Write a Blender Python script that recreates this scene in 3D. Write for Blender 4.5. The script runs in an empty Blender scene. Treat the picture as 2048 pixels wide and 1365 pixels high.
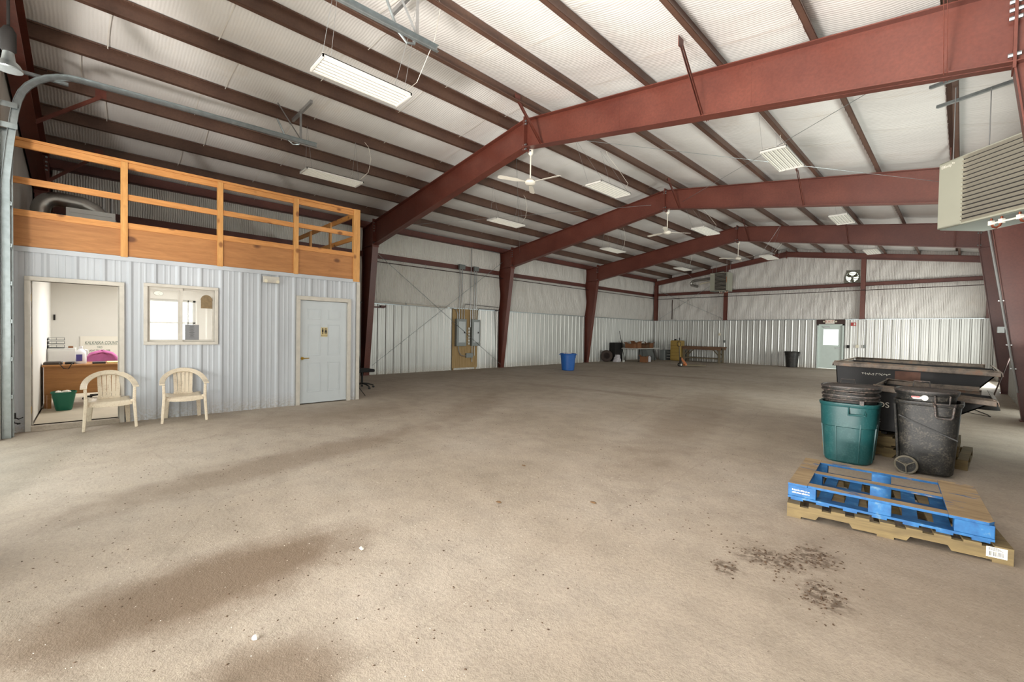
import bpy, bmesh, math, random
from mathutils import Vector, Matrix
random.seed(7)
S = bpy.context.scene
COL = S.collection
# ------------------------------------------------------------ camera, world, lights, exposure
YAW, PITCH, ROLL = .8015, -.0198, .0175
CAM = Vector((13.8886, 0, 1.5253))
fwd = Vector((-math.sin(YAW)*math.cos(PITCH), math.cos(YAW)*math.cos(PITCH), math.sin(PITCH)))
rt = Vector((math.cos(YAW), math.sin(YAW), 0)); up = rt.cross(fwd)
rt2 = rt*math.cos(ROLL)+up*math.sin(ROLL); up2 = -rt*math.sin(ROLL)+up*math.cos(ROLL)
cd = bpy.data.cameras.new('camera'); co = bpy.data.objects.new('camera', cd); COL.objects.link(co)
cd.sensor_fit = 'HORIZONTAL'; cd.sensor_width = 36; cd.lens = 870.4/2048*36; cd.clip_start = .05; cd.clip_end = 200
m = Matrix((rt2, up2, -fwd)).transposed().to_4x4(); m.translation = CAM; co.matrix_world = m
S.camera = co
S.view_settings.view_transform = 'Standard'; S.view_settings.look = 'None'
S.view_settings.gamma = 1; S.view_settings.use_curve_mapping = False
S.view_settings.exposure = 0.15
w = bpy.data.worlds.new('World'); S.world = w; w.use_nodes = True
w.node_tree.nodes['Background'].inputs[0].default_value = (.93, 1, .95, 1)
w.node_tree.nodes['Background'].inputs[1].default_value = 2.2
def area(name, loc, d, sx, sy, power, col=(1, 1, 1), spread=180):
    l = bpy.data.lights.new(name, 'AREA'); l.shape = 'RECTANGLE'; l.size = sx; l.size_y = sy
    l.energy = power; l.color = col; l.spread = math.radians(spread)
    o = bpy.data.objects.new(name, l); COL.objects.link(o); o.location = loc
    o.rotation_euler = Vector(d).to_track_quat('-Z', 'Y').to_euler(); return o
# daylight through the two overhead doors of the front wall, low and bounced from the yard
area('door_daylight', (7.2, -.95, 2.0), (.25, 1, .3), 3.7, 3.6, 60, (1, .975, .95))
area('door_daylight', (12.0, -.95, 1.9), (-.03, 1, .42), 3.6, 3.4, 270, (1, .965, .92), 125)
area('apron_bounce_fill', (12.2, -2.9, .03), (.3, .6, 1), 1.5, 1.2, 2300, (1, .955, .905))  # lamp added at ground level as yard bounce, brightens the near beam and roof
# daylight through side openings of the right wall; the middle opening and lamp are added
area('side_daylight_fill', (14.80, 10.3, 2.3), (-1, 0, .25), 2.8, 1.5, 210, (.94, 1, .93), 150)
area('side_daylight_fill', (14.80, 14.0, 2.0), (-1, .1, .15), 1.4, 2.0, 95, (.97, 1, .96), 160)  # fill lamp added to brighten the left wall and far floor
area('side_daylight_fill', (14.80, 22.6, 1.5), (-1, -.05, .05), 3.2, 2.8, 270, (.97, 1, .96))
# office: window light and its ceiling lamp
area('office_window_light', (.12, 1.2, 1.6), (1, 0, -.1), 1.2, 1.1, 34, (1, 1, 1))
area('office_ceiling_light', (2.4, .9, 2.42), (0, 0, -1), 1.2, 1.2, 52, (1, .99, .97))

# ------------------------------------------------------------ materials
def lin(c):
    c = [v/255 for v in c]
    return tuple(v/12.92 if v <= .04045 else ((v+.055)/1.055)**2.4 for v in c)+(1,)
class NT:
    def __init__(s, name):
        s.m = bpy.data.materials.new(name); s.m.use_nodes = True; s.t = s.m.node_tree; s.n = s.t.nodes
        s.b = s.n['Principled BSDF']; s.tc = s.n.new('ShaderNodeTexCoord')
    def N(s, typ, **k):
        o = s.n.new(typ)
        for a, v in k.items(): setattr(o, a, v)
        return o
    def L(s, a, b): s.t.links.new(a, b)
    def mapv(s, scale=(1, 1, 1), rot=(0, 0, 0), src='Object'):
        mp = s.N('ShaderNodeMapping'); mp.inputs['Scale'].default_value = scale; mp.inputs['Rotation'].default_value = rot
        s.L(s.tc.outputs[src], mp.inputs['Vector']); return mp.outputs[0]
    def noise(s, scale, detail=4, rough=.55, vec=None, dist=0):
        o = s.N('ShaderNodeTexNoise'); o.inputs['Scale'].default_value = scale; o.inputs['Detail'].default_value = detail
        o.inputs['Roughness'].default_value = rough; o.inputs['Distortion'].default_value = dist
        s.L(vec or s.tc.outputs['Object'], o.inputs['Vector']); return o.outputs['Fac']
    def ramp(s, fac, stops):
        r = s.N('ShaderNodeValToRGB'); e = r.color_ramp.elements
        while len(e) < len(stops): e.new(.5)
        for q, (p, c) in zip(e, stops): q.position = p; q.color = c if len(c) == 4 else lin(c)
        s.L(fac, r.inputs[0]); return r.outputs[0]
    def mix(s, fac, a, b, mode='MIX'):
        o = s.N('ShaderNodeMix', data_type='RGBA', blend_type=mode)
        if isinstance(fac, float): o.inputs[0].default_value = fac
        else: s.L(fac, o.inputs[0])
        for i, v in ((6, a), (7, b)):
            if isinstance(v, tuple): o.inputs[i].default_value = v if len(v) == 4 else lin(v)
            else: s.L(v, o.inputs[i])
        return o.outputs[2]
    def math(s, op, a, b=None):
        o = s.N('ShaderNodeMath', operation=op)
        for i, v in enumerate((a, b)):
            if v is None: continue
            if isinstance(v, (int, float)): o.inputs[i].default_value = v
            else: s.L(v, o.inputs[i])
        return o.outputs[0]
    def bump(s, h, strength=.3, dist=.01):
        o = s.N('ShaderNodeBump'); o.inputs['Strength'].default_value = strength; o.inputs['Distance'].default_value = dist
        s.L(h, o.inputs['Height']); s.L(o.outputs[0], s.b.inputs['Normal'])
    def base(s, c):
        if isinstance(c, tuple): s.b.inputs['Base Color'].default_value = c if len(c) == 4 else lin(c)
        else: s.L(c, s.b.inputs['Base Color'])
    def rm(s, r, mt=0.0):
        s.b.inputs['Roughness'].default_value = r; s.b.inputs['Metallic'].default_value = mt
BW = lambda v: (v, v, v, 1)
def simple(name, c, r=.5, mt=0., var=.12, sc=6, bump=0.):
    t = NT(name); n = t.noise(sc, 5)
    f = t.ramp(n, [(.3, BW(1-var)), (.7, BW(1))])
    t.base(t.mix(1.0, lin(c), f, 'MULTIPLY')); t.rm(r, mt)
    if bump: t.bump(t.noise(sc*8, 4), bump, .005)
    return t.m
M = {}
def steel(name, c1, c2, r=.5):
    t = NT(name); n = t.noise(1.3, 6, .6); n2 = t.noise(26, 4)
    c = t.ramp(n, [(.3, c1), (.7, c2)]); c = t.mix(1.0, c, t.ramp(n2, [(.35, BW(.86)), (.65, BW(1.05))]), 'MULTIPLY')
    t.base(c); t.rm(r); t.bump(n2, .08, .004); return t.m
M['oxide'] = steel('red_oxide_steel', (92, 46, 37), (110, 60, 48), .4)
M['purlin'] = steel('purlin_steel', (76, 53, 44), (98, 72, 58), .5)
M['girt'] = steel('girt_steel', (84, 44, 38), (104, 58, 48), .5)
# floor: worn concrete with dust, painted shade bands, cracks and specks
t = NT('worn_concrete')
big = t.noise(.45, 6, .6); mid = t.noise(3.2, 8, .65); fine = t.noise(38, 6, .7); spk = t.noise(120, 3, .6)
c = t.ramp(big, [(.3, (158, 145, 129)), (.5, (172, 159, 144)), (.72, (182, 171, 158))])
c = t.mix(1.0, c, t.ramp(mid, [(.25, BW(.80)), (.55, BW(1)), (.8, BW(1.08))]), 'MULTIPLY')
c = t.mix(1.0, c, t.ramp(fine, [(.30, BW(.80)), (.52, BW(1)), (.75, BW(1.08))]), 'MULTIPLY')
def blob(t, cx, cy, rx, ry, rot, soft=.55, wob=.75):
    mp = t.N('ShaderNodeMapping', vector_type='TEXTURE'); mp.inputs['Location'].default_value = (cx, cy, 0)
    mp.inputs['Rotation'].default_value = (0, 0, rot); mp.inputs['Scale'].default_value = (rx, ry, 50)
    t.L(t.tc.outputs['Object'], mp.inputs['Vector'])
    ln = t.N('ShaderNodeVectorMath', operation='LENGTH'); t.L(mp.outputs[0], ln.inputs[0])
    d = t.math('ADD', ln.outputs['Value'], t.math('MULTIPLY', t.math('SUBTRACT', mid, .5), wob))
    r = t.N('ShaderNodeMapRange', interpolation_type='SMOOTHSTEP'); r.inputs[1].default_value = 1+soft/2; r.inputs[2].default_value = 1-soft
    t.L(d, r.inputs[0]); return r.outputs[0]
SHADE_BAND = (108, 88, 68)  # brown tone of the soft shade painted into the concrete colour
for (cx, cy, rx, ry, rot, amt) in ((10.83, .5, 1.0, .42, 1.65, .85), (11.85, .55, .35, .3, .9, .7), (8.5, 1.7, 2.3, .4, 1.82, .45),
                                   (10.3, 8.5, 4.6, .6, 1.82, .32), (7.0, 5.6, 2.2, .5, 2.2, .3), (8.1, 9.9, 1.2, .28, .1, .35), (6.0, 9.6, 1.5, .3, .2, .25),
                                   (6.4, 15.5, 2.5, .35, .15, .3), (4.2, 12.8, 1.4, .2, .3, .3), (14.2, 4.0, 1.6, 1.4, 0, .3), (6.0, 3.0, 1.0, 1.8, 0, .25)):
    c = t.mix(t.math('MULTIPLY', blob(t, cx, cy, rx, ry, rot), amt), c, SHADE_BAND)
for (cx, cy, rx, ry) in ((13.02, 3.35, .22, .16), (13.22, 3.62, .14, .2), (13.36, 3.12, .12, .2), (12.85, 3.0, .1, .1)):
    b_ = t.math('MULTIPLY', blob(t, cx, cy, rx, ry, .4, .6, 1.8), .75); c = t.mix(t.math('MULTIPLY', b_, t.ramp(t.noise(22, 5), [(.42, BW(0)), (.56, BW(1))])), c, (70, 52, 36))
dk = t.ramp(t.noise(60, 2, .5), [(.70, BW(0)), (.74, BW(1))]); c = t.mix(t.math('MULTIPLY', dk, .55), c, (84, 70, 54))
lt = t.ramp(t.noise(75, 2, .5, t.mapv((1, 1, 1), (0, 0, 1))), [(.71, BW(0)), (.75, BW(1))]); c = t.mix(t.math('MULTIPLY', lt, .6), c, (222, 212, 196))
wv = t.N('ShaderNodeTexVoronoi', feature='DISTANCE_TO_EDGE'); wv.inputs['Scale'].default_value = .3
nd = t.N('ShaderNodeTexNoise'); nd.inputs['Scale'].default_value = 2.0; nd.inputs['Detail'].default_value = 6; t.L(t.tc.outputs['Object'], nd.inputs['Vector'])
vm = t.N('ShaderNodeMix', data_type='VECTOR'); vm.inputs[0].default_value = .12; t.L(t.tc.outputs['Object'], vm.inputs[4]); t.L(nd.outputs['Color'], vm.inputs[5]); t.L(vm.outputs[1], wv.inputs['Vector'])
ck = t.ramp(wv.outputs['Distance'], [(0, BW(1)), (.0035, BW(0))]); c = t.mix(t.math('MULTIPLY', ck, .14), c, (98, 84, 68))
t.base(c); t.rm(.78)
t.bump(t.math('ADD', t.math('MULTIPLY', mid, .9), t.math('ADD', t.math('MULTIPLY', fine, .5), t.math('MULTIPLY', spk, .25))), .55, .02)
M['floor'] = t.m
def panel_mat(name, c, mt, r, dirt=(150, 135, 115)):
    t = NT(name); n = t.noise(2.2, 6, .6, t.mapv((1, 1, .25))); sp = t.noise(70, 3)
    cc = t.mix(1.0, lin(c), t.ramp(n, [(.3, BW(.88)), (.7, BW(1.02))]), 'MULTIPLY')
    cc = t.mix(t.math('MULTIPLY', t.ramp(sp, [(.7, BW(0)), (.76, BW(1))]), .25), cc, dirt)
    sx = t.N('ShaderNodeSeparateXYZ'); t.L(t.tc.outputs['Object'], sx.inputs[0])
    z = t.N('ShaderNodeMapRange'); z.inputs[1].default_value = .28; z.inputs[2].default_value = 0.0; t.L(sx.outputs[2], z.inputs[0])
    k = t.math('MULTIPLY', z.outputs[0], t.ramp(t.noise(28, 6, .7), [(.40, BW(0)), (.58, BW(1))]))
    cc = t.mix(t.math('MULTIPLY', k, .6), cc, dirt); t.base(cc); t.rm(r, mt); t.bump(t.noise(3, 3), .06, .02); return t.m
M['white_panel'] = panel_mat('white_ribbed_steel', (186, 190, 196), 0., .38)
M['galv_panel'] = panel_mat('galvalume_ribbed_steel', (194, 194, 190), .58, .4)
# vinyl insulation facing
def vinyl(name, c, wscale, axis, seam_axis=None, rough=.42, st=.35):
    t = NT(name); n = t.noise(1.1, 5, .6); n2 = t.noise(5, 6, .6, t.mapv((1, 1, .3)) if seam_axis else t.mapv((.25, .7, 1)))
    cc = t.mix(1.0, lin(c), t.ramp(n, [(.3, BW(.93)), (.7, BW(1.02))]), 'MULTIPLY')
    cc = t.mix(t.math('MULTIPLY', t.ramp(t.noise(.8, 7, .7, None, .6), [(.56, BW(0)), (.72, BW(1))]), .22), cc, (190, 168, 140))
    t.base(cc); t.rm(rough)
    w_ = t.N('ShaderNodeTexWave', bands_direction=axis, wave_profile='SIN'); w_.inputs['Scale'].default_value = wscale; w_.inputs['Distortion'].default_value = 2.2
    w_.inputs['Detail'].default_value = 2; w_.inputs['Detail Scale'].default_value = .6
    t.L(t.tc.outputs['Object'], w_.inputs['Vector'])
    t.bump(t.math('ADD', t.math('MULTIPLY', w_.outputs['Fac'], .35), t.math('MULTIPLY', n2, 1.6)), st, .04); return t.m
M['liner'] = vinyl('white_roof_liner', (222, 219, 215), 7.5, 'Y', None, .28, .19)
M['insul'] = vinyl('white_wall_insulation', (216, 212, 205), 7, 'Y', 1, .34, .9)
M['insul_far'] = vinyl('white_gable_insulation', (214, 210, 204), 6, 'X', 1, .33, .95)
def wood(name, c1, c2, knot, axis=0, r=.55, sc=1.0, knots=True):
    t = NT(name); s_ = [1, 1, 1]; s_ = [9*sc]*3; s_[axis] = .9*sc; v = t.mapv(tuple(s_))
    g = t.noise(2.2, 6, .6, v, .6); g2 = t.noise(14, 4, .6, v)
    c = t.ramp(g, [(.3, c1), (.7, c2)]); c = t.mix(1.0, c, t.ramp(g2, [(.3, BW(.88)), (.7, BW(1.05))]), 'MULTIPLY')
    if knots:
        s2 = [5.5*sc]*3; s2[axis] = 3.6*sc; vo = t.N('ShaderNodeTexVoronoi'); vo.inputs['Scale'].default_value = .8; t.L(t.mapv(tuple(s2)), vo.inputs['Vector'])
        kf = t.ramp(vo.outputs['Distance'], [(.10, BW(1)), (.19, BW(0))]); c = t.mix(t.math('MULTIPLY', kf, .8), c, knot)
    t.base(c); t.rm(r); t.bump(g2, .12, .004); return t.m
M['pine'] = wood('golden_pine_lumber', (186, 122, 62), (214, 152, 88), (104, 56, 26), 1)
M['pine_x'] = wood('golden_pine_lumber_across', (196, 130, 62), (226, 164, 92), (104, 56, 26), 0)
M['pine_z'] = wood('golden_pine_upright', (194, 136, 72), (220, 164, 98), (120, 66, 30), 2)
M['ply'] = wood('knotty_plywood', (156, 102, 58), (184, 128, 76), (80, 42, 24), 1, .6, .7)
M['ply_board'] = wood('weathered_plywood', (150, 122, 80), (180, 152, 106), (110, 80, 48), 2, .7, .8, False)
M['pallet_wood'] = wood('weathered_pallet_wood', (94, 80, 54), (130, 112, 74), (80, 62, 40), 0, .8)
M['desk'] = wood('oak_veneer', (150, 98, 46), (176, 122, 64), (110, 66, 30), 1, .45, 1, False)
M['bench'] = wood('dirty_bench_wood', (96, 70, 52), (126, 92, 66), (60, 40, 28), 0, .7)
M['old_wood'] = wood('old_grey_wood', (98, 88, 70), (124, 112, 90), (70, 60, 44), 2, .8)
# blue pallet paint worn to bare wood on the upward faces
t = NT('worn_blue_pallet_paint'); ge = t.N('ShaderNodeNewGeometry'); sx = t.N('ShaderNodeSeparateXYZ'); t.L(ge.outputs['Normal'], sx.inputs[0])
n = t.noise(7, 6, .7, t.mapv((.4, 1, 1))); n3 = t.noise(30, 4)
blue = t.ramp(n3, [(.3, (18, 76, 128)), (.7, (34, 100, 154))]); bare = t.ramp(t.noise(12, 5, .6, t.mapv((.2, 1, 1))), [(.3, (128, 106, 78)), (.7, (172, 150, 116))])
k = t.ramp(t.math('ADD', n, t.math('MULTIPLY', t.ramp(sx.outputs[2], [(.6, BW(0)), (.9, BW(1))]), .24)), [(.60, BW(0)), (.68, BW(1))])
t.base(t.mix(k, blue, bare)); t.rm(.7); t.bump(n3, .2, .005); M['blue_wood'] = t.m
t = NT('blue_pallet_paint'); n3 = t.noise(14, 5); t.base(t.ramp(n3, [(.3, (18, 74, 126)), (.6, (30, 98, 152)), (.78, (110, 136, 146))])); t.rm(.65); M['blue_paint'] = t.m
def plastic(name, c, scuff, r=.45, amt=.5, bmp=.15):
    t = NT(name); n = t.noise(9, 8, .75); n2 = t.noise(60, 4, .6)
    k = t.math('MULTIPLY', t.ramp(t.math('MULTIPLY', t.math('ADD', n, n2), .5), [(.5, BW(0)), (.66, BW(1))]), amt)
    t.base(t.mix(k, lin(c), scuff)); t.rm(r); t.bump(n2, bmp, .003); return t.m
M['black_plastic'] = plastic('scuffed_black_plastic', (26, 26, 25), (112, 104, 92), .5, .5, .3)
M['black_rim'] = plastic('dusty_black_rim', (50, 46, 44), (140, 118, 106), .55, .7)
M['green_plastic'] = plastic('green_bin_plastic', (13, 70, 72), (90, 130, 126), .42, .25)
M['blue_plastic'] = plastic('blue_bin_plastic', (24, 84, 156), (70, 120, 170), .45, .25)
M['bucket_green'] = plastic('dark_green_tub_plastic', (14, 98, 76), (60, 120, 100), .45, .1)
M['cream_plastic'] = plastic('dirty_cream_plastic', (214, 200, 178), (160, 132, 104), .45, .6)
M['hopper'] = steel('black_hopper_steel', (15, 16, 19), (28, 27, 28), .7)
t = NT('rusty_rim_steel'); n = t.noise(8, 7, .7); t.base(t.ramp(n, [(.3, (52, 46, 42)), (.55, (110, 98, 86)), (.75, (128, 86, 60))])); t.rm(.6); t.bump(n, .25, .004); M['rim'] = t.m
M['rust'] = simple('rust_patch', (92, 58, 42), .7, 0, .3, 14)
M['galv'] = simple('galvanised_steel', (176, 184, 186), .32, .85, .25, 12)
M['zinc'] = simple('zinc_conduit', (172, 172, 172), .35, .7, .1, 20)
M['white_paint'] = simple('white_paint', (222, 222, 218), .4, 0, .08)
M['trim_white'] = simple('dirty_white_trim', (200, 194, 184), .45, 0, .15, 9)
M['door_white'] = simple('white_steel_door', (194, 200, 204), .4, 0, .06, 3)
M['fixture'] = simple('white_enamel', (206, 203, 196), .35, 0, .04)
t = NT('fluorescent_tube'); t.base((226, 222, 210)); t.rm(.3); t.b.inputs['Emission Color'].default_value = (1, .97, .9, 1); t.b.inputs['Emission Strength'].default_value = .04; M['tube'] = t.m
M['fan_white'] = simple('white_fan_enamel', (230, 224, 210), .4, 0, .05)
M['drywall'] = simple('white_drywall', (224, 222, 216), .8, 0, .04, 2)
M['brass'] = simple('brass', (182, 148, 62), .3, .9)
M['heater'] = simple('beige_heater_enamel', (160, 160, 145), .42, 0, .05, 3)
M['heater_dark'] = simple('grey_heater_base', (120, 126, 118), .4, .3, .08)
M['louvre'] = simple('silver_louvre', (206, 200, 184), .3, .55, .1)
M['black'] = simple('black_rubber', (22, 22, 22), .6, 0, .2)
M['dark'] = simple('dark_interior', (34, 30, 28), .8, 0, .2)
M['grey_box'] = simple('grey_electric_enamel', (118, 122, 120), .4, .3, .08)
M['panel_door'] = simple('bright_steel_cover', (176, 178, 178), .4, .3, .15, 3)
M['dark_pipe'] = simple('dark_gas_pipe', (64, 46, 42), .5, .3)
M['wheel_dust'] = simple('dusty_wheel_plastic', (112, 106, 92), .6, 0, .3, 20)
M['panel_grey'] = simple('grey_panel_cover', (142, 144, 142), .35, .5, .2, 3)
M['copper'] = simple('copper_pipe', (190, 110, 84), .3, .9)
M['foil'] = simple('crinkled_foil_duct', (178, 176, 172), .25, .9, .2, 10, .6)
M['ltsteel'] = simple('grey_steel_cabinet', (206, 206, 200), .45, .2, .06)
M['red'] = simple('red_alarm_plastic', (176, 40, 34), .4)
M['sign_face'] = simple('white_sign_face', (232, 228, 216), .5, 0, .03)
M['exit_red'] = simple('faded_red_lettering', (196, 92, 74), .5)
M['sign_green'] = simple('green_sign_lettering', (44, 84, 70), .6)
M['ink'] = simple('black_ink', (28, 26, 24), .6)
M['tan'] = simple('tan_sign_plate', (206, 188, 140), .5)
M['paper_grey'] = simple('backlit_grey_paper', (128, 128, 130), .8)
M['purple'] = simple('magenta_upholstery', (178, 98, 146), .9, 0, .12, 20)
M['black_cloth'] = simple('black_upholstery', (28, 28, 30), .85, 0, .2, 20)
M['card'] = simple('brown_cardboard', (128, 84, 52), .8, 0, .2, 8)
M['card2'] = simple('dark_brown_cardboard', (96, 66, 40), .8, 0, .25, 8)
M['yellow'] = simple('mustard_cabinet_paint', (160, 132, 66), .5, 0, .12, 5)
M['orange'] = simple('orange_jack_paint', (186, 104, 40), .5, 0, .2, 8)
M['tyre'] = simple('dusty_tyre', (64, 50, 44), .8, 0, .3, 10)
M['white_bag'] = simple('white_sack', (206, 202, 206), .6, 0, .3, 18, .5)
M['jug'] = simple('white_jug_plastic', (240, 240, 246), .35, 0, .03)
M['jug_label'] = simple('violet_jug_label', (78, 70, 150), .5)
M['cream'] = simple('cream_junction_box', (222, 214, 192), .5)
M['brown_box'] = simple('brown_grey_case', (74, 66, 60), .6)
M['ply_fan'] = simple('fan_louvre_frame', (110, 108, 96), .45, .4)
M['fan_slat'] = simple('yellowish_shutter_slat', (196, 196, 130), .5, 0, .1)
M['arch_sign'] = simple('brown_arch_sign', (132, 110, 78), .6, 0, .35, 24)
M['yellow_paper'] = simple('yellow_paper', (226, 204, 130), .7)
M['exit_door'] = simple('pale_green_grey_door', (198, 210, 204), .45, 0, .05)
M['dirt'] = simple('dark_dirt', (78, 58, 40), .9, 0, .4, 30)
M['leaf'] = simple('dry_leaf', (120, 92, 62), .8, 0, .3, 30)
M['stone'] = simple('white_gravel', (216, 208, 196), .8, 0, .1, 30)
M['foliage'] = simple('pale_foliage', (150, 172, 130), .9, 0, .4, 3)
t = NT('clear_glass'); t.b.inputs['Base Color'].default_value = (1, 1, 1, 1); t.rm(.02)
tr = t.N('ShaderNodeBsdfTransparent'); gl = t.N('ShaderNodeBsdfGlossy'); gl.inputs['Roughness'].default_value = .03; mx = t.N('ShaderNodeMixShader'); mx.inputs[0].default_value = .06
t.L(tr.outputs[0], mx.inputs[1]); t.L(gl.outputs[0], mx.inputs[2]); t.L(mx.outputs[0], t.n['Material Output'].inputs['Surface']); M['glass'] = t.m

# ------------------------------------------------------------ mesh helpers
class MB:
    def __init__(s): s.v = []; s.f = []
    def add(s, v, f):
        k = len(s.v); s.v += [tuple(p) for p in v]; s.f += [tuple(i+k for i in q) for q in f]; return s
    def box(s, x0, x1, y0, y1, z0, z1):
        return s.add([(x, y, z) for z in (z0, z1) for y in (y0, y1) for x in (x0, x1)],
                     [(0, 2, 3, 1), (4, 5, 7, 6), (0, 1, 5, 4), (2, 6, 7, 3), (0, 4, 6, 2), (1, 3, 7, 5)])
    def bar(s, p, q, w_, h, upv=(0, 0, 1)):
        p = Vector(p); q = Vector(q); d = (q-p).normalized(); u = Vector(upv)
        if abs(d.dot(u)) > .98: u = Vector((0, 1, 0))
        r = d.cross(u).normalized(); u = r.cross(d).normalized()
        v = [a+r*i*w_/2+u*j*h/2 for a in (p, q) for j in (-1, 1) for i in (-1, 1)]
        return s.add(v, [(0, 2, 3, 1), (4, 5, 7, 6), (0, 1, 5, 4), (2, 6, 7, 3), (0, 4, 6, 2), (1, 3, 7, 5)])
    def tube(s, pts, r, n=8, cap=True):
        pts = [Vector(p) for p in pts]; R = r if isinstance(r, (list, tuple)) else [r]*len(pts)
        prev = None; k = len(s.v)
        for i, p in enumerate(pts):
            d = (pts[min(i+1, len(pts)-1)]-pts[max(i-1, 0)]).normalized()
            if prev is None:
                a = Vector((0, 0, 1)) if abs(d.z) < .9 else Vector((1, 0, 0)); x = d.cross(a).normalized()
            else: x = (prev-d*prev.dot(d)).normalized()
            prev = x; y = d.cross(x)
            for j in range(n):
                a = 2*math.pi*j/n; s.v.append(tuple(p+x*math.cos(a)*R[i]+y*math.sin(a)*R[i]))
        for i in range(len(pts)-1):
            for j in range(n):
                a = k+i*n+j; b = k+i*n+(j+1) % n; s.f.append((a, b, b+n, a+n))
        if cap:
            s.f.append(tuple(k+j for j in range(n))[::-1]); s.f.append(tuple(k+(len(pts)-1)*n+j for j in range(n)))
        return s
    def strip(s, pts, w_, h, side):      # ribbon of rectangular section; side = list/func of side vectors
        pts = [Vector(p) for p in pts]; k = len(s.v)
        for i, p in enumerate(pts):
            d = (pts[min(i+1, len(pts)-1)]-pts[max(i-1, 0)]).normalized()
            sd = Vector(side[i] if isinstance(side, list) else side); sd = (sd-d*sd.dot(d)).normalized(); u = d.cross(sd)
            ww = w_[i] if isinstance(w_, list) else w_; hh = h[i] if isinstance(h, list) else h
            for a, b in ((-1, -1), (1, -1), (1, 1), (-1, 1)): s.v.append(tuple(p+sd*a*ww/2+u*b*hh/2))
        for i in range(len(pts)-1):
            for j in range(4):
                a = k+i*4+j; b = k+i*4+(j+1) % 4; s.f.append((a, b, b+4, a+4))
        s.f.append((k+3, k+2, k+1, k)); e = k+(len(pts)-1)*4; s.f.append((e, e+1, e+2, e+3)); return s
    def lathe(s, prof, c=(0, 0, 0), n=24, expo=2, ax='z', sy=1):
        k = len(s.v)
        for (r, z) in prof:
            for j in range(n):
                a = 2*math.pi*j/n; ca, sa = math.cos(a), math.sin(a)
                q = (abs(ca)**expo+abs(sa)**expo)**(-1/expo)
                x, y = r*q*ca, r*q*sa*sy
                p = {'z': (x, y, z), 'x': (z, x, y), 'y': (x, z, y)}[ax]
                s.v.append((c[0]+p[0], c[1]+p[1], c[2]+p[2]))
        for i in range(len(prof)-1):
            for j in range(n):
                a = k+i*n+j; b = k+i*n+(j+1) % n; s.f.append((a, b, b+n, a+n))
        s.f.append(tuple(k+j for j in range(n))[::-1]); s.f.append(tuple(k+(len(prof)-1)*n+j for j in range(n)))
        return s
    def prism(s, poly, a, b, axis='y'):
        n = len(poly)
        def P(p, t): return {'y': (p[0], t, p[1]), 'x': (t, p[0], p[1]), 'z': (p[0], p[1], t)}[axis]
        return s.add([P(p, a) for p in poly]+[P(p, b) for p in poly],
                     [tuple(range(n))[::-1], tuple(range(n, 2*n))]+[(i, (i+1) % n, n+(i+1) % n, n+i) for i in range(n)])
    def grid(s, nx, ny, fn, skip=None):
        k = len(s.v)
        for j in range(ny+1):
            for i in range(nx+1): s.v.append(tuple(fn(i/nx, j/ny)))
        for j in range(ny):
            for i in range(nx):
                if skip and skip((i+.5)/nx, (j+.5)/ny): continue
                a = k+j*(nx+1)+i; s.f.append((a, a+1, a+nx+2, a+nx+1))
        return s
    def build(s, name, mat, parent=None, smooth=False, bevel=0, local=False):
        off = Vector((0, 0, 0))
        if parent is not None and not local:
            p = parent
            while p: off += p.location; p = p.parent
        me = bpy.data.meshes.new(name); me.from_pydata([tuple(Vector(v)-off) for v in s.v], [], s.f); me.update()
        bm = bmesh.new(); bm.from_mesh(me); bmesh.ops.recalc_face_normals(bm, faces=bm.faces); bm.to_mesh(me); bm.free()
        me.materials.append(M[mat] if isinstance(mat, str) else mat)
        if smooth:
            for p in me.polygons: p.use_smooth = True
        o = bpy.data.objects.new(name, me); COL.objects.link(o)
        if parent is not None: o.parent = parent
        if smooth and smooth != 'full':
            try: me.set_sharp_from_angle(angle=math.radians(38))
            except Exception: pass
        if bevel:
            bv = o.modifiers.new('bevel', 'BEVEL'); bv.width = bevel; bv.segments = 2; bv.limit_method = 'ANGLE'
        return o
def tag(o, label, cat, group=None, kind=None):
    if label: o['label'] = label
    if cat: o['category'] = cat
    if group: o['group'] = group
    if kind: o['kind'] = kind
    return o
def thing(name, label, cat, loc=(0, 0, 0), rz=0, group=None):
    o = bpy.data.objects.new(name, None); COL.objects.link(o); o.empty_display_size = .1
    o.location = loc; o.rotation_euler = (0, 0, rz); return tag(o, label, cat, group)
def struct(o, label=None): o['kind'] = 'structure'; (label and o.__setitem__('label', label)); return o
def kids(o): return [c for c in COL.objects if c.parent == o]
def dup(r, loc, rz=None, label=None, group=None):
    n = r.copy(); COL.objects.link(n); n.location = loc
    if rz is not None: n.rotation_euler = (0, 0, rz)
    if label: n['label'] = label
    if group: n['group'] = group
    for ch in kids(r):
        c = ch.copy(); COL.objects.link(c); c.parent = n
        for g in kids(ch):
            d = g.copy(); COL.objects.link(d); d.parent = c
    return n
def text_obj(name, body, size, loc, rot, mat, parent=None, ext=.001, align='LEFT', xs=1.0, lz=0):
    cu = bpy.data.curves.new(name, 'FONT'); cu.body = body; cu.size = size; cu.extrude = ext; cu.align_x = align; cu.shear = lz
    tmp = bpy.data.objects.new('tmp', cu); COL.objects.link(tmp); bpy.context.view_layer.update()
    me = bpy.data.meshes.new_from_object(tmp.evaluated_get(bpy.context.evaluated_depsgraph_get()))
    bpy.data.objects.remove(tmp); me.name = name; me.materials.clear(); me.materials.append(M[mat])
    me.transform(Matrix.Diagonal((xs, 1, 1, 1)))
    o = bpy.data.objects.new(name, me); COL.objects.link(o); o.rotation_euler = rot
    off = Vector((0, 0, 0)); p = parent
    while p: off += p.location; p = p.parent
    o.location = Vector(loc)-off
    if parent: o.parent = parent
    return o
PI = math.pi
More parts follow.
